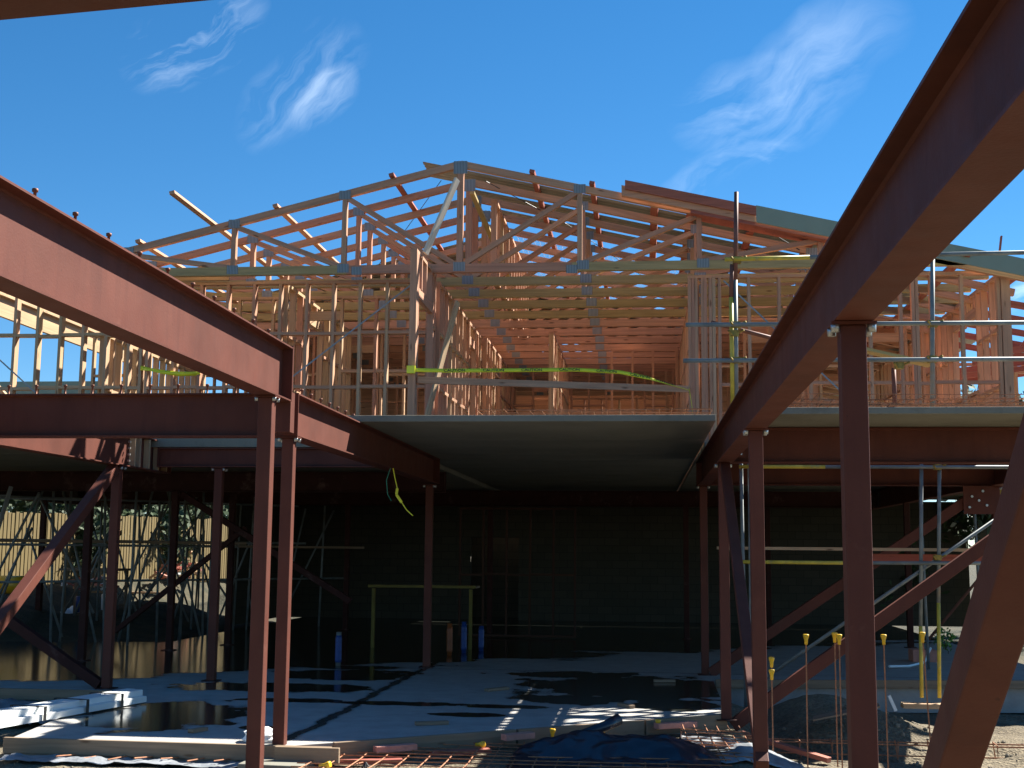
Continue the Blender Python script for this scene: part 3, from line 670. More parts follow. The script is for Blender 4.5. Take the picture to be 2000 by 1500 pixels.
# ---- trusses
AX, AZ, SLL, SLR = -2.6, 7.44, .245, .228
XE0, XE1 = -9.35, 5.0
BZ = 5.84   # centre line of the bottom chord
def zt(x): return AZ-(SLL*(AX-x) if x < AX else SLR*(x-AX))
def make_truss(y, variant):
    t = thing('roof_truss', (AX, y, ZW), '', 'roof truss', 'pitched timber roof trusses')
    mats = {0: ('green', 'pink', 'pink'), 1: ('green', 'pink', 'pink'), 2: ('orange', 'orange', 'orange')}[variant]
    c = .09
    def ch(a, b, name, mat, w=.085, h=c): MB().bar(a, b, w, h).build(name, mat, t)
    h2 = .055
    ch((XE0-.1, y, zt(XE0-.1)-h2), (AX, y, AZ-h2), 'top_chord', mats[1], h=.1)
    ch((AX, y, AZ-h2), (XE1+.35, y, zt(XE1+.35)-h2), 'top_chord', mats[1], h=.1)
    if variant == 0:
        ch((XE0, y, BZ), (-4.25, y, BZ), 'bottom_chord', 'green', h=.125); ch((-4.25, y, BZ), (-.98, y, BZ), 'bottom_chord', 'pink', h=.125); ch((-.98, y, BZ), (XE1, y, BZ), 'bottom_chord', 'green', h=.125)
    else:
        ch((XE0, y, BZ), (AX, y, BZ), 'bottom_chord', mats[0], h=.125); ch((AX, y, BZ), (XE1, y, BZ), 'bottom_chord', mats[0], h=.125)
    nodes = [-7.55, -5.95, -4.3, AX, -.87, .82, 2.5]
    for x in nodes: ch((x, y+.001, BZ+.06), (x, y+.001, zt(x)-.1), 'web', mats[2], h=.085, w=.07) if x != AX else ch((x, y+.001, BZ+.06), (x, y+.001, zt(x)-.1), 'web', mats[2], h=.085, w=.09)
    for a, b in ((-7.55, -5.95), (-5.95, -4.3), (-4.3, AX), (-.87, AX), (.82, -.87), (2.5, .82), (-7.55, -8.8), (2.5, 3.9)):
        s = 1 if b > a else -1
        MB().bar((a+s*.05, y-.001, zt(a)-.12), (b-s*.06, y-.001, BZ+.06), .075, .07).build('web', mats[2], t)
    def plate(x, z, w, h): MB().box(x-w/2, x+w/2, y-.0475, y-.0435, z-h/2, z+h/2).build('nail_plate', 'plate', t)
    plate(AX, AZ-.11, .2, .19)
    for x in nodes:
        if x != AX: plate(x, zt(x)-.07, .17, .13)
        plate(x+(.05 if x > AX else -.0), BZ+.02, .17, .13)
    if variant == 0: plate(-4.1, BZ-.02, .15, .12); plate(-.98, BZ-.04, .16, .12)
    return t
Y0 = 17.62
tr = {}
NT = 17
for k in range(NT):
    v = 0 if k == 0 else (1 if k < 5 else 2)
    if v not in tr: tr[v] = t = make_truss(Y0+.9*k if False else Y0, v); t.location.y = Y0+.9*k
    else: t = copy_tree(tr[v]); t.location.y = Y0+.9*k; t.location.x = AX+random.uniform(-.03, .03)
    t['label'] = ('front roof truss with steel nail plates, facing the camera' if k == 0 else '%s roof truss counting back from the front one' % ORD[k])
    t.location.z = ZW
# purlins
pur = [(-9.0, 17.5, 33), (-7.37, 17.48, 33), (-6.28, 15.95, 33), (-5.32, 17.5, 33), (-3.6, 17.48, 33), (-1.55, 17.48, 33), (-.69, 17.46, 33), (.2, 17.55, 33), (.72, 17.6, 33), (1.6, 17.6, 33), (2.45, 17.6, 33), (3.4, 17.6, 33), (4.4, 17.3, 33), (5.2, 17.5, 33)]
pl_lab = ['at the left eave', 'second up from the left eave', 'sticking far out past the front truss against the sky', 'left slope, just above the far projecting one', 'left slope, nearest to the ridge', 'right slope, nearest to the ridge', 'right slope, second from the ridge', 'right slope, third from the ridge', 'right slope, fourth from the ridge', 'right slope, fifth from the ridge', 'right slope, sixth from the ridge', 'right slope, seventh from the ridge', 'right slope, near the corner post', 'right eave, outermost']
for (x, a, b), lab in zip(pur, pl_lab):
    s = SLL if x < AX else -SLR
    upn = Vector((-s, 0, 1)).normalized()
    z = zt(x)+.024
    w_ = .075 if x < 0 else .11
    tag(MB().bar((x, a, z), (x, b, z), w_, .045, up=upn).build('purlin', 'redwood' if x > -2.7 or x == -3.6 else 'pink'), 'roof purlin over the trusses, '+lab, 'purlin', 'roof purlins')
# ridge struts / props
tag(MB().bar((-2.56, 17.0, 6.98), (-2.95, 16.75, 5.86), .095, .035, up=(1, -.4, .3)).build('leaning_prop', 'palewood'), 'pale sunlit prop leaning from the truss peak to the wall end', 'prop')
tag(MB().bar((-2.45, 17.75, 7.0), (-2.2, 20.6, 6.35), .07, .045).build('ridge_brace', 'green'), 'yellowish brace running back down from the truss peak', 'brace')
tag(MB().bar((-2.62, 17.6, 5.35), (-2.96, 17.0, 3.50), .085, .035, up=(1, -.4, .1)).build('leaning_prop', 'raw'), 'long thin prop leaning against the left side wall of the bay', 'prop')
tag(MB().bar((-2.97, 16.42, 4.06), (.66, 17.66, 4.08), .045, .09).build('guard_rail', 'pink'), 'pink timber guard rail across the open bay below the tape', 'rail')
# blocks above the front left wall
tag(MB().bar((-7.6, 17.9, 5.81), (-6.1, 17.9, 5.81), .07, .07).build('timber_offcut', 'raw'), 'loose timber lying on the front left wall plate', 'timber')
# barge
def slope_board(x0, x1, y, dz0, dz1, th=.03):
    s = -SLR; z0, z1 = zt(x0), zt(x1)
    mb = MB(); vs = []
    for yy in (y, y+th):
        vs.append([mb.bm.verts.new(p) for p in ((x0, yy, z0+dz0), (x1, yy, z1+dz0), (x1, yy, z1+dz1), (x0, yy, z0+dz1))])
    a, b = vs
    for f in ((a[0], a[1], a[2], a[3]), (b[3], b[2], b[1], b[0]), (a[0], b[0], b[1], a[1]), (a[1], b[1], b[2], a[2]), (a[2], b[2], b[3], a[3]), (a[3], b[3], b[0], a[0])):
        fc = mb.bm.faces.new(f)
        for lp in fc.loops: lp[mb.uv].uv = (lp.vert.co.x, lp.vert.co.z)
    return mb
tag(slope_board(-.22, 1.6, 17.36, 0.0, .13, .04).build('verge_board', 'redwood'), 'reddish verge board on the right slope left of the green fascia', 'board')
tag(slope_board(-.27, 1.6, 17.41, -.09, .06, .09).build('verge_blocking', 'orange'), 'rough orange blocking under the reddish verge board', 'board')
tag(slope_board(1.6, 5.75, 17.36, -.10, .14, .03).build('fascia_board', 'fascia'), 'pale green fascia board down the right roof slope', 'fascia')
tag(MB().bar((4.86, 17.42, 5.86), (4.9, 17.42, 6.14), .05, .02, up=(1, 0, 0)).build('timber_block', 'redwood'), 'small red block sticking up behind the green fascia', 'timber')
tag(slope_board(.7, 2.6, 17.42, -.14, -.08, .35).build('soffit_lining', 'redwood'), 'narrow soffit lining under the right verge', 'lining')
# roofing sheets (corrugated across the slope)
def sheet(x0, x1, y0, y1, label, side='R', lift=.075, pitch=.13):
    mb = MB(); n_ = max(2, int((y1-y0)/pitch*4)); xs_ = [x0, (x0+x1)/2, x1]
    def zz(x): return (AZ-SLR*(x-AX) if side == 'R' else AZ-SLL*(AX-x))+lift
    g = []
    for j in range(n_+1):
        y = y0+(y1-y0)*j/n_; r = .009*(1 if (j % 4) in (0, 1) else -1)
        g.append([mb.bm.verts.new((x, y, zz(x)+r)) for x in xs_])
    for j in range(n_):
        for i in range(2): mb.bm.faces.new((g[j][i], g[j][i+1], g[j+1][i+1], g[j+1][i]))
    o = mb.build('roofing_sheet', 'sheet'); md = o.modifiers.new('solid', 'SOLIDIFY'); md.thickness = .003
    return tag(o, label, 'roofing', 'corrugated roofing sheets')
sheet(-3.3, 2.75, 18.36, 19.1, 'front roofing sheet on the right slope, its end sticking out past the ridge')
sheet(-2.75, 2.9, 19.38, 20.0, 'second strip of roofing sheet on the right slope')
sheet(-2.5, 5.2, 20.35, 20.8, 'third narrow strip of roofing sheet on the right slope')
sheet(.8, 5.9, 22.3, 33, 'roofing covering the rear of the right slope near the eave')
sheet(-2.6, .8, 26.6, 33, 'roofing covering the rear of the right slope near the ridge')
sheet(-9.7, -2.6, 22.2, 33, 'roofing covering the rear of the left slope', side='L')
# safety netting over the open part of the right slope
mb = MB()
for i in range(34):
    x = -2.2+i*.1
    if x > 1.1: break
    mb.bar((x, 21.6, zt(x)+.05), (x, 26.4, zt(x)+.05), .004, .004)
for j in range(33):
    y = 21.7+j*.15; mb.bar((-2.2, y, zt(-2.2)+.055), (1.1, y, zt(1.1)+.055), .004, .004)
tag(mb.build('safety_mesh', 'net'), 'fine wire safety mesh over the open rafters right of the peak', 'mesh')
def wire(pts, r, mat, name, label, cat): return tag(MB().tube(pts, r, 6).build(name, mat), label, cat)
wire([(-3.0, 18.3, 7.36), (-3.9, 20.2, 7.1), (-4.9, 22.3, 6.86)], .006, 'wire', 'bracing_wire', 'thin dark wire crossing the open left slope rafters', 'wire')
wire([(-2.3, 18.2, 7.3), (-1.2, 20, 7.1), (.2, 23, 6.76), (.6, 24.5, 6.6)], .006, 'wire', 'bracing_wire', 'thin dark wire crossing the open right slope rafters', 'wire')
wire([(1.5, 18.2, 6.45), (1.7, 18.2, 6.5), (2.0, 18.25, 6.38), (2.3, 18.3, 6.2)], .009, 'wire', 'loose_cable', 'loose black cable looping under the right verge', 'cable')
# left eave beyond the far left wall
tag(MB().box(-10.5, -10.43, 18.4, 25.8, 5.56, 5.93).build('eave_beam', 'raw'), 'broad sunlit eave beam at the left edge behind the stud wall', 'beam')
tag(MB().box(-10.43, -10.36, 18.4, 25.8, 5.88, 5.93).build('eave_batten', 'raw'), 'narrow batten on top of the sunlit left eave beam', 'batten')
tag(MB().bar((-11.2, 18.6, 5.5), (-9.3, 18.6, 3.6), .045, .09, up=(0, 1, 0)).build('timber_brace', 'raw'), 'sunlit timber brace falling right behind the far left studs', 'brace')
tag(MB().box(-15.5, -10.3, 25.0, 25.03, 4.95, 5.25).build('fascia_board', 'fascia'), 'green fascia of the far roof seen between the far left studs', 'fascia')
tag(MB().bar((-15.5, 24.9, 5.2), (-9.6, 27, 3.9), .1, .12).build('eave_rafter', 'orange'), 'dark sloping rafter below the distant green fascia at left', 'rafter')
# right wing beyond the corner post
tag(MB().box(6.1, 9.0, 22.0, 22.03, 5.1, 5.4).build('fascia_board', 'fascia'), 'green fascia of the lower wing beyond the corner post', 'fascia')
for i in range(5):
    y = 18.9+i*.9
    t = thing('eave_truss', (5.2, y, 4.6), '%s small sloping truss beyond the corner post' % ORD[i], 'roof truss', 'small trusses beyond the corner post')
    MB().bar((5.06, y, 5.55), (7.4, y, 5.1), .045, .1).build('top_chord', 'redwood', t)
    MB().bar((5.06, y, 4.75), (7.4, y, 5.05), .045, .09).build('bottom_chord', 'redwood', t)
    MB().bar((5.9, y+.002, 4.9), (6.2, y+.002, 5.3), .04, .08).build('web', 'redwood', t)
frame_wall((5.1, 22.2), (8.4, 22.2), 3.33, 5.1, .42, mat='orange', label='stud wall of the lower wing beyond the corner post')

# ------------------------------------------------------------------ scaffold
def scaf(label, parts, loc, couplers=(), group=None):
    t = thing('scaffold', loc, label, 'scaffold', group)
    for nm, a, b, mt in parts: MB().tube([a, b], .0242, 12).build(nm, mt, t)
    for c_ in couplers:
        mb = MB(); mb.box(c_[0]-.045, c_[0]+.045, c_[1]-.045, c_[1]+.045, c_[2]-.035, c_[2]+.035); mb.tube([(c_[0]+.03, c_[1]-.02, c_[2]), (c_[0]+.10, c_[1]-.06, c_[2]+.03)], .012, 6)
        mb.tube([(c_[0]-.03, c_[1]-.05, c_[2]-.02), (c_[0]-.07, c_[1]-.09, c_[2]+.02)], .012, 6)
        mb.build('coupler', 'coupler', t)
    return t
Ys = 13.9
k_ = Ys/14.3
def sc(x, z): return (x*k_, Ys, HC+(z-HC)*k_)
a = sc(1.095, 5.933); b = sc(1.07, 4.9); c0 = sc(1.06, 3.4)
scaf('guard rail scaffold of grey tubes in front of the right wall', [
    ('standard', a, b, 'tuberust'), ('standard', b, (c0[0], Ys, 3.33), 'tube'),
    ('standard', sc(1.035, 5.08), sc(1.02, 4.7), 'tuberust'), ('standard', sc(1.02, 4.7), (sc(1.02, 0)[0], Ys, 3.33), 'tubey'),
    ('ledger', (sc(.50, 0)[0], Ys-.05, sc(0, 4.377)[2]), (5.6, Ys-.05, sc(0, 4.36)[2]), 'tube'),
    ('ledger', (sc(.47, 0)[0], Ys-.05, sc(0, 3.965)[2]), (5.6, Ys-.05, sc(0, 3.955)[2]), 'tube'),
    ('ledger', (sc(.95, 0)[0], Ys-.05, sc(0, 5.13)[2]), (sc(1.9, 0)[0], Ys-.05, sc(0, 5.14)[2]), 'tubey'),
    ('ledger', (sc(1.9, 0)[0], Ys-.05, sc(0, 5.14)[2]), (5.6, Ys-.05, sc(0, 5.17)[2]), 'tube'),
    ('standard', (sc(3.265, 0)[0], Ys, sc(0, 5.12)[2]), (sc(3.2, 0)[0], Ys, 3.33), 'tube'),
    ('standard', (sc(2.86, 0)[0], Ys+.3, 3.33), (sc(2.86, 0)[0], Ys+.3, 3.86), 'tuberust'),
    ('transom', (sc(.8, 0)[0], Ys+.05, sc(0, 4.42)[2]), (sc(2.0, 0)[0], Ys+.6, sc(0, 4.2)[2]), 'tuberust'),
    ], (1.0, Ys, 3.33), [sc(1.075, 4.377), sc(1.07, 3.97), sc(1.09, 5.13), sc(1.05, 4.28), sc(3.24, 4.37), sc(3.22, 3.97), sc(2.86, 3.9)])
tag(MB().bar((1.9, 14.1, 4.18), (3.15, 14.1, 3.88), .2, .035).build('scaffold_plank', 'green'), 'thin yellowish plank sloping down behind the scaffold rail', 'plank')
Yl = 17.0
scaf('lower scaffold of tubes with yellow feet under the right deck', [
    ('standard', (3.647, Yl, 3.05), (3.565, Yl, .9), 'tube'), ('standard', (3.565, Yl, .9), (3.55, Yl, .0), 'tubey'),
    ('standard', (3.875, Yl, 3.05), (3.80, Yl, 1.2), 'tube'), ('standard', (3.80, Yl, 1.2), (3.77, Yl, .0), 'tubey'),
    ('standard', (1.31, Yl, 3.0), (1.33, Yl, -.3), 'tube'), ('standard', (1.42, Yl, 3.0), (1.40, Yl, -.3), 'tube'),
    ('ledger', (1.28, Yl-.05, 2.95), (2.4, Yl-.05, 2.95), 'tubey'), ('ledger', (2.4, Yl-.05, 2.95), (5.4, Yl-.05, 2.95), 'tube'),
    ('ledger', (1.3, Yl-.05, 1.70), (2.6, Yl-.05, 1.70), 'tubey'), ('ledger', (2.6, Yl-.05, 1.70), (5.4, Yl-.05, 1.72), 'tube'),
    ('brace', (1.5, Yl+.05, .15), (5.0, Yl+.05, 2.58), 'tube')], (1.4, Yl, 0), [(3.8, Yl-.02, 1.78), (3.84, Yl-.02, 2.95)])
tag(MB().box(1.0, 4.7, 17.2, 17.42, 1.86, 1.9).build('scaffold_plank', 'raw'), 'long pale plank on the lower right scaffold', 'plank')
tag(MB().box(3.0, 4.6, 17.45, 17.6, 1.72, 1.82).build('scaffold_plank', 'redwood'), 'reddish plank under the long pale one on the lower right scaffold', 'plank')
scaf('dim rear scaffold tubes beyond the gusset plate at far right', [('standard', (5.6, 22.0, 0), (5.55, 22, 3.0), 'tube'), ('standard', (6.1, 22.6, 0), (6.15, 22.6, 3.0), 'tubey'), ('ledger', (4.6, 22.1, 1.8), (7.5, 22.3, 1.8), 'tube'),
    ('brace', (4.8, 22.3, .4), (6.9, 22.3, 2.9), 'tuberust'), ('standard', (4.55, 21.2, 0), (4.5, 21.2, 3.0), 'tube')], (5.5, 22, 0))
# left scaffold in front of the fence
parts = []
for x, y in ((-11.6, 21.5), (-10.9, 22.8), (-11.0, 25.5), (-9.7, 25.5), (-10.3, 28.5), (-9.0, 28.5), (-11.3, 24), (-9.2, 26.2), (-8.6, 30), (-7.7, 30), (-9.6, 23.2)):
    j = random.uniform(-.12, .12); parts.append(('standard', (x, y, gz(x, y)), (x+j, y, 3.0), 'tube'))
for i_ in range(34):
    x = random.uniform(-13.2, -8.6); y = random.uniform(23.5, 33); j = random.uniform(-.35, .35); parts.append(('standard' if abs(j) < .15 else 'brace', (x, y, gz(x, y)), (x+(j if abs(j) < .15 else j*4), y, random.choice([2.8, 3.1, 2.2])), 'tube'))
for (x0, y0, x1, y1, z) in ((-12.6, 21.5, -8.3, 25.5, 1.86), (-12.8, 22.8, -7.4, 27.5, 1.95), (-13, 24, -8, 29, 2.82), (-12.5, 21.6, -10.2, 22.9, 2.7), (-12.2, 23, -7, 30, 1.15)):
    parts.append(('ledger', (x0, y0, z), (x1, y1, z), 'tube'))
for (x0, z0, x1, z1, y) in ((-12, .5, -10.9, 2.8, 22), (-11.4, 2.8, -10.2, .6, 23), (-10.5, .7, -9.2, 2.7, 26), (-10.4, 2.8, -9.0, .8, 27)):
    parts.append(('brace', (x0, y, z0), (x1, y, z1), 'tube'))
scaf('dark tangle of scaffold tubes under the left deck before the fence', parts, (-10.5, 24, 0), [(-11, 25.5, 1.9), (-9.7, 25.5, 1.9), (-11.6, 21.5, 1.86)])
tag(MB().bar((-12.8, 21.8, 1.93), (-8.3, 25.8, 1.93), .45, .05).build('scaffold_plank', 'form'), 'dark planks on the scaffold before the fence, left run', 'plank')
tag(MB().bar((-9.6, 25.9, 1.87), (-6.6, 29.3, 1.87), .4, .05).build('scaffold_plank', 'form'), 'dark planks on the scaffold before the fence, right run', 'plank')
ld = thing('ladder', (-11.9, 22.2, .5), 'metal ladder leaning on the scaffold at the left edge', 'ladder')
for dx in (0, .36): MB().bar((-12.1+dx, 21.3, .3), (-11.75+dx, 21.9, 2.9), .03, .07).build('rail', 'galv', ld)
for i in range(8):
    f = (i+.5)/8; MB().tube([(-12.1+.35*f, 21.3+.6*f, .3+2.6*f), (-11.74+.35*f, 21.3+.6*f, .3+2.6*f)], .014, 6).build('rung', 'galv', ld)

# fence, trees, things beyond on the left
fe = thing('paling_fence', (-16.6, 20, .7), 'tall sunlit yellow paling fence beyond the left bay', 'fence')
def fline(a, b, z0a, z0b, h, fe):
    a, b = Vector(a), Vector(b); ln = (b-a).length; n_ = int(ln/.16); d = (b-a).normalized()
    mbs = MB()
    for i in range(n_):
        f = i/n_; p = a+(b-a)*f+d*.075; z0 = z0a+(z0b-z0a)*f
        mbs.bar((p.x, p.y, z0-.2), (p.x+random.uniform(-.006, .006), p.y, z0+h+random.uniform(-.02, .03)), .018 if abs(d.y) > abs(d.x) else .157, .157 if abs(d.y) > abs(d.x) else .018, up=(0, 1, 0))
    mbs.build('palings', 'fence', fe)
    for zf in (.35, h-.3):
        MB().bar((a.x-.05*(abs(d.y) > .5), a.y, z0a+zf), (b.x-.05*(abs(d.y) > .5), b.y, z0b+zf), .04, .09).build('rail', 'fence', fe)
    for i in range(0, int(ln/2.4)+1):
        p = a+d*i*2.4; MB().bar((p.x-.1, p.y, z0a-.3), (p.x-.1, p.y, z0a+h), .09, .09, up=(0, 1, 0)).build('post', 'fence', fe)
fline((-16.6, 20, 0), (-14.0, 45, 0), .7, 1.0, 1.85, fe)
fe2 = thing('paling_fence', (-14, 44, 1.1), 'short far return of the yellow paling fence', 'fence')
fline((-13.9, 44.3, 0), (-2, 44.8, 0), 1.1, 1.1, 1.8, fe2)
def tree(x, y, z, h, r, leaf, label, n=5200, name='tree', lsize=.16, trunk_h=None):
    t = thing(name, (x, y, z), label, 'tree' if name == 'tree' else 'plant'); th = trunk_h or h*.4
    mb = MB(); mb.tube([(x, y, z-.2), (x+.05, y, z+th*.5), (x-.05, y, z+th)], .04*h*.6, 8, r2=.02*h*.6)
    tips = []
    for i in range(7):
        a_ = i*2*math.pi/7+random.random(); q = (x+math.cos(a_)*r*.6, y+math.sin(a_)*r*.6, z+th+(h-th)*random.uniform(.3, .9)); tips.append(q)
        mb.tube([(x, y, z+th*.8), ((x+q[0])/2, (y+q[1])/2, (z+th*.9+q[2])/2+.05), q], .012*h, 6, r2=.004*h)
    mb.build('trunk', 'bark', t)
    mb = MB(); cl = [(Vector(q), r*random.uniform(.3, .5)) for q in tips]+[(Vector((x+random.uniform(-r, r)*.6, y+random.uniform(-r, r)*.6, z+th+random.random()*(h-th))), r*random.uniform(.25, .45)) for _ in range(12)]
    for i in range(n):
        c_, cr = random.choice(cl); v = Vector((random.gauss(0, 1), random.gauss(0, 1), random.gauss(0, 1))).normalized()*cr*random.random()**.4
        p = c_+v; u = Vector((random.gauss(0, 1), random.gauss(0, 1), random.gauss(0, 1))).normalized(); w_ = u.orthogonal().normalized(); s_ = lsize*random.uniform(.5, 1.2)
        vv = [mb.bm.verts.new(p+u*s_), mb.bm.verts.new(p+w_*s_*.5), mb.bm.verts.new(p-u*s_), mb.bm.verts.new(p-w_*s_*.5)]; mb.bm.faces.new(vv)
    mb.build('crown', leaf, t, fix=False)
    return t
tree(-18.6, 30.5, .8, 3.3, 2.3, 'leafred', 'plum coloured tree above the fence at the left edge', trunk_h=1.0)
tree(-18.4, 35.5, .8, 3.9, 3.0, 'leaf', 'dark tree above the fence, right of the plum one', trunk_h=1.0)
tree(-18, 41, .9, 4.4, 3.2, 'leaf', 'dark tree over the middle of the fence', trunk_h=1.0)
tree(-16.5, 47.5, .9, 5, 3.6, 'leaf', 'dark tree over the far end of the fence', trunk_h=1.0)
tree(-10, 50, 1, 5, 3.8, 'leaf', 'dark tree behind the far fence return', trunk_h=1.0)
tree(9.5, 33, 0, 6.0, 2.4, 'leaf', 'green tree beyond the lower wing at the right edge', trunk_h=1.0)
tree(14, 38, 0, 6.5, 3.0, 'leaf', 'green tree farther right beyond the lower wing', trunk_h=1.0)
tree(5.6, 24.6, 0, .45, .22, 'leafbright', 'small bright green weed in the sunlit gap at right', n=160, name='weed', lsize=.05, trunk_h=.1)
tree(6.9, 34.5, -.1, 2.2, 1.1, 'leaf', 'dark shrub behind the sunlit gap at right', n=700, name='shrub', trunk_h=.3)

tree(-15.0, 33.5, .8, 1.9, .8, 'leaf', 'dark shrub before the left part of the fence', n=900, name='shrub', trunk_h=.3)
tree(-14.6, 38.2, .9, 2.2, .9, 'leaf', 'dark shrub before the middle of the fence', n=900, name='shrub', trunk_h=.3)
# clutter on the left bank
def rubble(x, y, z, label):
    t = thing('rubble_heap', (x, y, z), label, 'rubble')
    for i in range(26):
        a_ = random.random()*6.28; r_ = random.random()*.7; h_ = max(0, .55-r_*.7)*random.random()
        p = Vector((x+math.cos(a_)*r_, y+math.sin(a_)*r_, z+h_+.05)); d = Vector((random.gauss(0, 1), random.gauss(0, 1), random.gauss(0, .35))).normalized()*random.uniform(.1, .35)
        MB().bar(p-d, p+d, random.uniform(.05, .12), random.uniform(.02, .08)).build('scrap', random.choice(['brick', 'raw', 'white', 'redwood']), t)
rubble(-13.7, 36.2, .95, 'pinkish heap of timber scraps and rubble in the sun by the fence')
rubble(-14.2, 38.5, 1.0, 'scattered heap of pale scraps farther along the fence')
rubble(-13.9, 31.0, .8, 'small heap of scraps in front of the left part of the fence')
for i, (x, y, l_, a_) in enumerate(((-13.9, 33.5, 2.2, .4), (-14.2, 34.6, 1.8, .1), (-13.7, 32.6, 1.9, .7), (-13.6, 35.0, 2.4, .25), (-14.3, 31.7, 1.6, .5))):
    d = Vector((math.cos(a_), math.sin(a_), 0))*l_/2; z = gz(x, y)+.05
    tag(MB().bar(Vector((x, y, z))-d, Vector((x, y, z))+d, .12, .05).build('loose_plank', 'raw'), 'loose sunlit plank lying on the grass, %s nearest of five' % ORD[4-i if False else i], 'plank', 'loose planks on the bank')
tb = thing('work_table', (-12.6, 28.0, .0), 'dark work table with pale cans below, before the fence', 'table')
MB().box(-13.1, -11.7, 27.6, 28.4, 1.3, 1.35).build('tabletop', 'form', tb)
for dx in (-13.0, -11.8):
    for dy in (27.7, 28.3): MB().bar((dx, dy, .1), (dx, dy, 1.3), .06, .06, up=(0, 1, 0)).build('leg', 'form', tb)
for i, (x, mt) in enumerate(((-12.7, 'blue'), (-12.1, 'white'))):
    tag(MB().lathe((x, 28.0, gz(x, 28)+.0), [(.13, 0), (.14, .34), (.12, .36)], 14).build('can', mt), ('blue' if i == 0 else 'white')+' can standing under the work table', 'can')
bg_ = MB(); 
for i in range(3): bg_.lathe((-13.6+.12*i, 29.2+.1*i, gz(-13.5, 29.2)-.03), [(.05, 0), (.22, .03), (.2, .12), (.1, .2+.06*i), (.05, .24+.06*i)], 12)
tag(bg_.build('white_sack', 'white'), 'white sack slumped on the bank below the fence', 'sack')
mb = MB(); mb.tube([(-13.9, 26.5, 1.0), (-13.3, 26.5, 1.0)], .2, 14); tag(mb.build('yellow_drum', 'cap'), 'yellow drum lying at the left edge below the fence', 'drum')

# ------------------------------------------------------------------ things on the floor slab
g = thing('gutter_bundle', (-6.1, 13.5, .02), 'stack of white plastic gutters strapped with black bands, lying on the slab', 'gutters')
a0, a1 = Vector((-6.85, 11.0, 0)), Vector((-5.98, 14.75, 0)); dd = (a1-a0).normalized(); ss = Vector((dd.y, -dd.x, 0))
def gprof(w, h, t_=.004):
    a_ = w/2
    return [(a_, 0), (a_, h), (a_-.012, h+.006), (-a_+.012, h+.006), (-a_, h), (-a_, 0), (-a_+t_, 0), (-a_+t_, h-t_), (a_-t_, h-t_), (a_-t_, 0)]
lay = [(-.13, .02, 0), (.0, .02, .03), (.13, .02, -.04), (-.066, .09, .01), (.066, .09, -.03)]
for (o, z, e) in lay:
    p = a0+ss*o+Vector((0, 0, z)); q = a1+ss*o+dd*e+Vector((0, 0, z+.0))
    MB().sweep(gprof(.125, .062), p, q).build('gutter', 'white', g)
for f in (.52, .70, .86):
    c_ = a0+(a1-a0)*f
    mb = MB(); w_ = .215
    for s_, z0, z1, hx in ((-1, .02, .21, 0), (1, .02, .21, 0)):
        mb.bar(c_+ss*s_*w_+Vector((0, 0, .02)), c_+ss*s_*w_+Vector((0, 0, .16)), .045, .004, up=ss)
    mb.bar(c_-ss*w_+Vector((0, 0, .162)), c_+ss*w_+Vector((0, 0, .162)), .045, .004); mb.build('strap', 'black', g)
# white bag by the paired columns
def blob(c, rx, ry, rz, mat, name, seed=0, par=None):
    bm = bmesh.new(); bmesh.ops.create_icosphere(bm, subdivisions=3, radius=1)
    for v in bm.verts:
        n_ = noise.fractal(v.co*1.6+Vector((seed, 0, 0)), 1, 2, 3)*.35
        v.co = Vector((v.co.x*rx*(1+n_), v.co.y*ry*(1+n_), max(-.6, v.co.z)*rz*(1+n_)))+Vector(c)
    mb = MB(); mb.bm.free(); mb.bm = bm; return mb.build(name, mat, par)
tag(blob((-3.62, 11.98, .05), .17, .12, .08, 'white', 'plastic_bag', 3), 'crumpled white plastic bag on the slab edge behind the tall left column', 'bag')
# formwork boards round the slab edge
def fboard(a, b, z0, z1, th, mat, label, name='formwork_board'):
    a, b = Vector((a[0], a[1], (z0+z1)/2)), Vector((b[0], b[1], (z0+z1)/2))
    return tag(MB().bar(a, b, th, z1-z0).build(name, mat, bevel=.004), label, 'formwork', 'formwork boards along the slab edge')
fboard((-6.05, 11.80), (-2.85, 11.70), -.13, .012, .045, 'form', 'long formwork board along the left front of the slab')
fboard((-3.35, 11.60), (-2.75, 11.60), -.12, .02, .05, 'form', 'short squared board end right of the paired columns')
fboard((-2.9, 11.99), (-1.3, 13.16), -.15, .01, .05, 'form', 'diagonal formwork board, left length')
fboard((-1.28, 13.17), (.0, 14.11), -.15, .01, .05, 'form', 'diagonal formwork board, middle length')
fboard((.02, 14.12), (.93, 14.78), -.15, .01, .05, 'form', 'diagonal formwork board, right length')
fboard((-12, 15.82), (-6.65, 15.84), -.13, .01, .05, 'form', 'formwork board at far left beyond the gutters')
fboard((1.03, 18.66), (6.3, 19.5), -.1, .02, .04, 'form', 'formwork along the rear right slab edge')
def brickp(c, l_, a_, mat, label, w=.1, h=.06):
    d = Vector((math.cos(a_), math.sin(a_), 0))*l_/2; c = Vector(c)
    return tag(MB().bar(c-d, c+d, w, h).build('timber_offcut', mat, bevel=.004), label, 'timber offcut', 'timber offcuts by the slab edge')
brickp((-2.35, 12.2, -.06), .42, .62, 'brick', 'pink offcut leaning at the left of the diagonal formwork')
brickp((-1.25, 12.96, -.03), .35, .7, 'brick', 'pink offcut near the middle of the diagonal formwork')
brickp((-1.75, 12.4, -.11), .6, .45, 'redwood', 'long red offcut lying before the diagonal formwork', h=.04)
brickp((-2.6, 11.75, -.12), .8, .3, 'redwood', 'red strip lying on the mesh right of the paired columns', h=.035)
brickp((.35, 14.15, -.04), .5, .55, 'brick', 'pink offcut at the right end of the diagonal formwork')
brickp((-.4, 13.45, -.12), .9, .62, 'redwood', 'thin red strip before the right end of the formwork', h=.03)
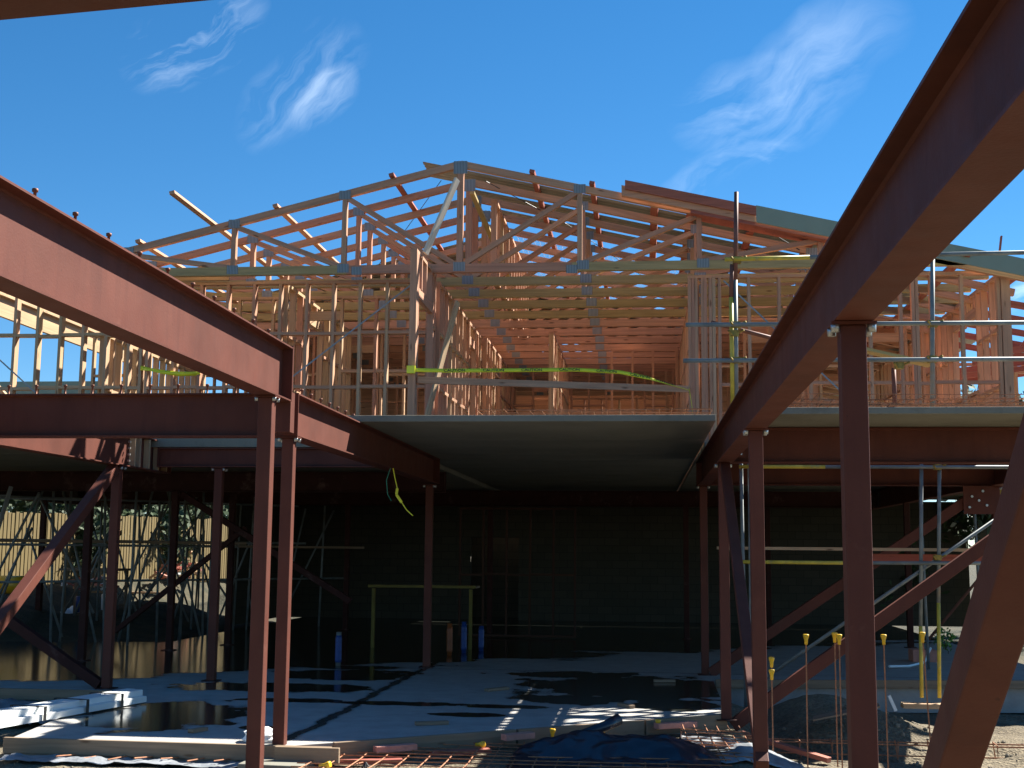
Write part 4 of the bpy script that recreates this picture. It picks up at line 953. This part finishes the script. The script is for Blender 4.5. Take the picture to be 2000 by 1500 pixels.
for i_, (x, y, a_, l_) in enumerate(((-2.2, 13.4, .4, .35), (-4.4, 12.5, 1.2, .22), (-.2, 15.3, 2.1, .3), (-1.9, 16.8, .9, .4), (.3, 18.3, .2, .3))):
    d_ = Vector((math.cos(a_), math.sin(a_), 0))*l_/2
    tag(MB().bar(Vector((x, y, .022))-d_, Vector((x, y, .022))+d_, .07, .035).build('timber_offcut', 'form'), 'small dull timber offcut lying on the slab, %s nearest of five' % ORD[[1, 0, 2, 3, 4][i_]], 'timber offcut', 'offcuts on the slab')
# reinforcing mesh in front of the diagonal edge
mb = MB()
def on_g(x, y): return gz(x, y)+.035
import itertools
for i in range(17):
    x = -3.0+i*.2
    mb.tube([(x, 11.0, on_g(x, 11.0)+.03), (x+.02, 11.7, on_g(x, 11.7)+.03), (x, min(11.95+.73*(x+3.0), 13.2)-.06, on_g(x, 12.3)+.03)], .006, 5)
for j in range(10):
    y = 11.05+j*.2; x0 = -3.1+max(0, (y-11.7))*1.2
    mb.tube([(x0, y, on_g(x0, y)+.042), ((x0+.8)/2, y, on_g(0, y)+.045), (.8, y+.05, on_g(.8, y)+.04)], .006, 5)
tag(mb.build('reinforcing_mesh', 'rebar'), 'rusty reinforcing mesh lying in front of the diagonal formwork', 'mesh')
# starter bars along the left edge
for i in range(12):
    x = -5.3+i*.25
    mb = MB().tube([(x, 11.72, -.12), (x-.09, 11.50, -.115+random.uniform(-.01, .02))], .007, 6)
    tag(mb.build('starter_bar', 'rebar'), 'short rusty starter bar poking out under the left formwork board, %s from the left' % ORD[i], 'rebar', 'starter bars under the left formwork')
# grey polythene strip
def sheetmesh(name, mat, x0, x1, y0, y1, zf, label, cat, nx=70, ny=16, edge=.04):
    mb = MB(); g_ = []
    for j in range(ny+1):
        row = []
        for i in range(nx+1):
            u, v = i/nx, j/ny; x = x0+(x1-x0)*u; y = y0+(y1-y0)*v+edge*noise.noise(Vector((x*3, v*2, 5)))
            row.append(mb.bm.verts.new((x, y, zf(x, y, u, v))))
        g_.append(row)
    for j in range(ny):
        for i in range(nx):
            f = mb.bm.faces.new((g_[j][i], g_[j][i+1], g_[j+1][i+1], g_[j+1][i])); f.smooth = True
    o = mb.build(name, mat); md = o.modifiers.new('solid', 'SOLIDIFY'); md.thickness = .002
    return tag(o, label, cat)
cr = lambda x, y, s=1: .03*abs(noise.fractal(Vector((x*4*s, y*7*s, 2)), 1, 2, 4))
sheetmesh('polythene_strip', 'polygrey', -5.9, -3.2, 11.38, 11.70, lambda x, y, u, v: gz(x, y)+.03+cr(x, y), 'crinkled grey polythene strip below the left formwork board', 'polythene')
sheetmesh('polythene_strip', 'polygrey', -8.6, -6.3, 13.6, 15.7, lambda x, y, u, v: gz(x, y)+.05+2*cr(x, y), 'rumpled dark polythene beyond the gutters at far left', 'polythene')
sheetmesh('polythene_strip', 'polygrey', -3.1, -1.0, 11.0, 11.45, lambda x, y, u, v: gz(x, y)+.012+cr(x, y)*.7, 'pale polythene under the mesh right of the paired columns', 'polythene')
sheetmesh('polythene_strip', 'polygrey', .4, 1.5, 12.2, 14.2, lambda x, y, u, v: gz(x, y)+.02+cr(x, y), 'pale polythene under the rebar cage', 'polythene')
tag(MB().prism([(-3.62, 11.35), (-3.05, 11.3), (-2.95, 11.7), (-3.6, 11.75)], -.3, -.1).build('concrete_pad', 'concrete', bevel=.01), 'rough concrete pad at the foot of the paired columns', 'pad')
# black polythene heap
def tz(x, y, u, v):
    c_ = math.sin(math.pi*u)**.5*math.sin(math.pi*v)**.6
    ridge = .27*math.exp(-((v-.45-.15*math.sin(u*3))/.28)**2)*c_
    return gz(x, y)+.02+ridge+.06*c_*noise.fractal(Vector((x*2.2, y*3, 7)), 1, 2, 3)+.05*c_*abs(noise.noise(Vector((x*2+y*5, y*3, 1))))
sheetmesh('polythene_heap', 'poly', -1.25, .72, 11.75, 12.95, tz, 'heap of black polythene sheeting at the bottom of the picture', 'polythene', 110, 60, .12)
mb = MB(); pts = [(-.85, 12.45, -.04), (-.6, 12.6, .05), (-.36, 12.75, .12), (-.24, 12.85, .17)]
mb.tube(pts, .035, 9, r2=.06); o = mb.build('polythene_roll', 'poly'); tag(o, 'rolled end of black sheeting sticking up from the heap', 'polythene')
# rebar cage at right centre
cg = thing('rebar_cage', (.8, 13, -.2), 'bent rusty rebar cage right of the black sheeting', 'rebar cage')
mb = MB()
for i in range(6):
    x = .42+i*.12; mb.tube([(x, 14.1, -.03), (x+.03, 13.3, -.07), (x+.1, 12.2, -.1)], .007, 6)
mb.build('long_bars', 'rebar', cg)
for i in range(9):
    y = 12.3+i*.21; MB().tube([(.4, y, -.3), (.4, y, -.06), (1.12, y, -.08), (1.12, y, -.3)], .007, 6).build('stirrup', 'rebar', cg)
# footing cage along the trench
ft = thing('footing_cage', (3.3, 15.0, -.5), 'long rusty footing cage lying across the ground at right', 'rebar cage')
for z, y in ((-.30, 14.95), (-.30, 15.15), (-.42, 14.95)): MB().tube([(1.25, y, z), (3.2, y+.02, z-.01), (5.3, y, z)], .009, 6).build('long_bar', 'rebar', ft)
for i in range(11):
    x = 1.4+i*.36; MB().tube([(x, 14.93, -.52), (x, 14.93, -.29), (x+.01, 15.16, -.28), (x+.04, 15.17, -.5)], .007, 6).build('stirrup', 'rebar', ft)
def cap_prof(h=.0): return [(.017, 0), (.019, .05), (.03, .085), (.032, .105), (.02, .108)]
def rebar_cap(x, y, z0, z1, label, lean=0):
    t = thing('capped_rebar', (x, y, z0), label, 'rebar', 'upright rebars with yellow caps')
    MB().tube([(x, y, z0), (x+lean, y, z1)], .008, 6).build('bar', 'rebar', t)
    MB().lathe((x+lean, y, z1-.09), cap_prof(), 14).build('cap', 'cap', t)
rebar_cap(1.715, 13.9, -.5, .945, 'tall rebar with yellow cap, first right of the second right column', .01)
rebar_cap(2.07, 13.9, -.5, .95, 'tall capped rebar half hidden by the left edge of the large right column')
rebar_cap(2.045, 14.05, -.5, .96, 'tall capped rebar mostly behind the large right column')
rebar_cap(2.54, 13.9, -.5, .955, 'tall rebar with yellow cap just right of the large right column', -.01)
rebar_cap(2.99, 13.9, -.5, .985, 'tall rebar with yellow cap farthest right, left of the near brace', -.06)
rebar_cap(1.36, 13.9, -.5, .70, 'short rebar with yellow cap tight beside the second right column, upper of two')
rebar_cap(1.34, 13.7, -.5, .59, 'shorter rebar with yellow cap tight beside the second right column, lower of two')
def loose_cap(p, rot, label):
    o = MB().lathe((0, 0, 0), cap_prof(), 14).build('yellow_stopper', 'cap'); o.location = p; o.rotation_euler = rot; tag(o, label, 'rebar cap', 'loose yellow rebar caps')
loose_cap((-1.62, 12.55, -.06), (1.45, 0, .9), 'yellow cap lying before the middle of the diagonal formwork')
loose_cap((-2.85, 11.28, -.09), (1.4, .2, 1.3), 'yellow cap lying on the mesh near the paired columns')
loose_cap((-.93, 13.3, -.1), (.05, .05, 0), 'yellow cap standing at the left of the sunlit slab patch')
loose_cap((-.42, 13.62, -.1), (.0, .06, 0), 'yellow cap standing behind the black sheeting')
loose_cap((.16, 14.05, -.08), (.04, 0, 0), 'yellow cap standing at the right of the sunlit slab patch')
loose_cap((-.75, 13.05, -.1), (1.3, 0, 2), 'yellow cap lying beside the black sheeting')
# chair spacer
ch_ = MB()
for a_ in range(4):
    an = a_*math.pi/2; ch_.tube([(-2.45+.06*math.cos(an), 11.35+.06*math.sin(an), -.15), (-2.45, 11.35, -.06)], .008, 5)
tag(ch_.build('mesh_spacer', 'black'), 'small black mesh spacer standing on the mesh', 'spacer')
# pieces lying in the right hand dirt
tag(MB().bar((2.0, 15.6, -.12), (2.75, 15.5, .06), .35, .02).build('loose_board', 'form'), 'thin dark board lying on the dirt mound', 'board')
tag(MB().bar((3.2, 16.9, -.16), (3.12, 16.9, .03), .05, .04).build('timber_peg', 'white'), 'short white peg before the rear slab edge', 'peg')
tag(MB().bar((1.1, 14.95, -.22), (2.0, 14.35, -.4), .1, .05).build('timber_offcut', 'redwood'), 'red timber lying at the foot of the long right brace', 'timber offcut')
tag(MB().box(3.3, 4.5, 16.9, 17.1, -.13, -.07).build('scaffold_sole_plate', 'raw'), 'pale sole plank under the yellow scaffold feet', 'plank')
# stones
for i in range(46):
    pass
mb = MB(); mb.bm.free(); mb.bm = bmesh.new()
for i in range(700):
    if i % 9 == 0: ccx = random.choice([random.uniform(1.2, 5.2), random.uniform(-9, -3.2)]); ccy = random.uniform(10.3, 16.8) if ccx > 0 else random.uniform(9.8, 11.3)
    x = ccx+random.gauss(0, .16); y = min(ccy+random.gauss(0, .16), 11.5 if ccx < 0 else 17)
    s_ = random.uniform(.004, .022)*(1.4 if x > 0 else .8); c_ = Vector((x, y, gz(x, y)+s_*.3))
    r_ = bmesh.ops.create_icosphere(mb.bm, subdivisions=1, radius=s_, matrix=Matrix.Translation(c_))
    for v in r_['verts']: v.co = c_+(v.co-c_)*random.uniform(.7, 1.25)
M['stone'] = simple('pale_stone', (.22, .185, .13), .9, var=.3, scale=4)
o = mb.build('loose_stones', 'stone'); tag(o, kind='stuff', label='loose pale stones scattered over the bare earth')
# dim things in the hall
bt = thing('trestle_table', (-4.2, 24, 0), 'dim trestle with yellow edge deep in the dark hall', 'table')
MB().box(-5.15, -3.1, 23.7, 24.3, 1.12, 1.16).build('tabletop', 'form', bt)
MB().box(-5.15, -3.1, 23.68, 23.697, 1.12, 1.17).build('edge_strip', 'shadeyellow', bt)
for x in (-5.05, -3.2): MB().bar((x, 23.75, 0), (x, 23.75, 1.1), .06, .06, up=(0, 1, 0)).build('leg', 'shadeyellow', bt)
def pipe(x, y, h, mat, label, z0=0, cap=None):
    t = thing('service_pipe', (x, y, 0), label, 'pipe', 'upright service pipes in the slab')
    MB().tube([(x, y, z0), (x, y, h)], .042, 12).build('pipe_body', mat, t)
    mb = MB()
    pr_ = [(.044, .05)]+[(.050+.004*(k % 2), .06+k*h*.07) for k in range(11)]+[(.044, .07+h*.77)]; mb.lathe((x, y, 0), pr_, 14)
    mb.build('wrapping', 'blue' if mat != 'opipe' else 'opipe', t)
pipe(-4.79, 19.96, .52, 'tube', 'upright pipe wrapped in blue, left of the middle column')
pipe(-3.37, 22.3, .55, 'opipe', 'orange upright pipe right of the middle column')
pipe(-3.2, 22.9, .55, 'blue', 'blue wrapped pipe next to the orange one')
pipe(-2.95, 23.4, .45, 'blue', 'blue wrapped pipe, second right of the orange one')
fr = frame_wall((-3.9, 27.0), (-1.4, 27.0), .02, 2.75, .5, nogs=(1.3,), mat='shadewood', label='dim timber stud frame standing in the dark hall behind the middle column')
# hanging cable and tape from the beam
wire([(-3.22, 16.0, 2.86), (-3.27, 16.0, 2.7), (-3.25, 16.0, 2.52), (-3.2, 16.0, 2.44)], .006, 'gcable', 'hanging_cable', 'green cable end hanging below the central slab', 'cable')
def ribbon(pts, wd, mat, name, parent=None, twist=None):
    mb = MB(); pr_ = None
    for i, p in enumerate(pts):
        p = Vector(p); an = twist(i/(len(pts)-1)) if twist else 0
        up_ = Vector((0, math.sin(an), math.cos(an)))*wd/2
        c_ = (mb.bm.verts.new(p+up_), mb.bm.verts.new(p-up_))
        if pr_: f = mb.bm.faces.new((pr_[0], c_[0], c_[1], pr_[1])); f.smooth = True
        pr_ = c_
    o = mb.build(name, mat, parent, fix=False); md = o.modifiers.new('solid', 'SOLIDIFY'); md.thickness = .0015; return o
mb = MB(); 
hp = [(-3.19, 16.02, 2.86), (-3.16, 16.02, 2.72), (-3.13, 16.02, 2.60), (-3.14, 16.02, 2.52), (-3.07, 16.02, 2.42), (-3.0, 16.02, 2.32), (-2.92, 16.02, 2.25)]
for i, (a_, b_) in enumerate(zip(hp[:-1], hp[1:])):
    mb.bar(a_, b_, .002, .012 if i not in (2, 3) else .034, up=(1, 0, .4))
tag(mb.build('hanging_tape', 'tape'), 'torn yellow tape hanging below the central slab', 'tape')
# caution tape across the bay
tp = thing('caution_tape', (-3.06, 16.26, 4.18), 'yellow CAUTION tape strung across the open bay above the guard rail', 'tape')
key = [(-3.07, 4.175), (-2.6, 4.185), (-1.691, 4.235), (-.9, 4.28), (-.3, 4.275), (.1, 4.21), (.4, 4.13), (.67, 4.075)]
def kz(x):
    for (a_, b_), (c_, d_) in zip(key[:-1], key[1:]):
        if x <= c_: f = (x-a_)/(c_-a_); f = f; return b_+(d_-b_)*f
    return key[-1][1]
def kpt(x): return (x, 16.27+(x+3.07)*.37, kz(x))
ribbon([kpt(-3.07+3.74*i/80) for i in range(81)], .055, 'tape', 'tape_strip', tp, twist=lambda f: .25+.9*max(0, math.sin((f-.82)*14)) if f > .82 else .25)
MB().box(-3.085, -2.975, 16.26, 16.31, 4.13, 4.23).build('tape_knot', 'tape', tp)
ribbon([(.66, 17.63, 4.08), (.68, 17.62, 3.95), (.70, 17.6, 3.8), (.71, 17.62, 3.66), (.74, 17.6, 3.5)], .05, 'tape', 'tape_tail', tp)
def text_mesh(txt, size, par, mat, loc, ang):
    cu = bpy.data.curves.new('txt', 'FONT'); cu.body = txt; cu.size = size; cu.align_x = 'CENTER'; cu.align_y = 'CENTER'; cu.offset = .0012
    ob = bpy.data.objects.new('txt', cu); C.objects.link(ob); dg = bpy.context.evaluated_depsgraph_get()
    me = bpy.data.meshes.new_from_object(ob.evaluated_get(dg)); bpy.data.objects.remove(ob)
    me.transform(Matrix.Translation(Vector(loc)-world_off(par)) @ ang @ Matrix.Scale(1.25, 4, (1, 0, 0)))
    me.materials.append(M[mat]); o = bpy.data.objects.new('lettering', me); C.objects.link(o); o.parent = par
for x in (-2.48, -1.98, -1.48, -.98, -.48, -.02, .33):
    p = kpt(x); q = kpt(x+.1); d = (Vector(q)-Vector(p)).normalized(); n_ = Vector((0, -math.cos(.25), math.sin(.25)))
    n_ = (n_-d*n_.dot(d)).normalized(); u_ = n_.cross(d)
    ang = Matrix((d, u_, n_)).transposed().to_4x4()
    text_mesh('CAUTION', .052, tp, 'ink', Vector(p)+n_*.004, ang)
tag(ribbon([(-7.42, 17.93, 4.47), (-7.25, 17.9, 4.44), (-7.05, 17.9, 4.40), (-6.8, 17.9, 4.37), (-6.5, 17.93, 4.38)], .07, 'tape', 'caution_tape', twist=lambda f: .8*math.sin(f*5)), 'short length of yellow tape tied between the far left studs', 'tape')
# mesh on the deck
def deckmesh(x0, x1, y0, y1, z, label, nx, ny, jit=.02):
    mb = MB()
    for i in range(nx+1):
        x = x0+(x1-x0)*i/nx; mb.tube([(x, y0, z+random.uniform(0, jit)), (x+random.uniform(-.02, .02), (y0+y1)/2, z+random.uniform(0, jit)), (x, y1, z+random.uniform(0, jit))], .0045, 5)
    for j in range(ny+1):
        y = y0+(y1-y0)*j/ny; mb.tube([(x0, y, z+random.uniform(0, jit)), ((x0+x1)/2, y, z+random.uniform(0, jit)), (x1, y, z+random.uniform(0, jit))], .0045, 5)
    tag(mb.build('reinforcing_mesh', 'rebar'), label, 'mesh', 'reinforcing mesh on the decks')
deckmesh(-1.9, .8, 14.5, 17.3, 3.41, 'rusty mesh lying on the central deck below the guard rail', 18, 18, .05)
deckmesh(1.1, 5.3, 13.4, 14.9, 3.36, 'rusty mesh on the right front deck strip, lower layer', 42, 8, .07)
deckmesh(1.15, 5.3, 13.45, 14.95, 3.43, 'rusty mesh on the right front deck strip, upper layer', 30, 7, .06)
mb = MB()
for i in range(34):
    x = 1.2+i*.12; mb.tube([(x, 14.6, 3.33), (x, 14.6, 3.55), (x+.03, 14.85, 3.55)], .005, 5)
tag(mb.build('bent_starter_bars', 'rebar'), 'row of bent starter bars rising from the right front deck strip', 'rebar')
# timber strip lying on the front of the central deck
tag(MB().bar((-2.9, 14.7, 3.39), (-2.2, 14.75, 3.39), .1, .02).build('loose_board', 'raw'), 'thin board lying on the front of the central deck', 'board')
# sunlit clutter at the far right gap
tag(MB().box(4.6, 5.0, 22.6, 23.0, 0.0, .2).build('brick_stack', 'brick'), 'small pink brick stack in the sunlit gap at right', 'bricks')
wire([(3.9, 21.0, .05), (4.3, 21.5, .02), (4.7, 22.2, .03), (4.85, 22.4, .25)], .02, 'white', 'hose', 'pale hose curling on the floor at far right', 'hose')
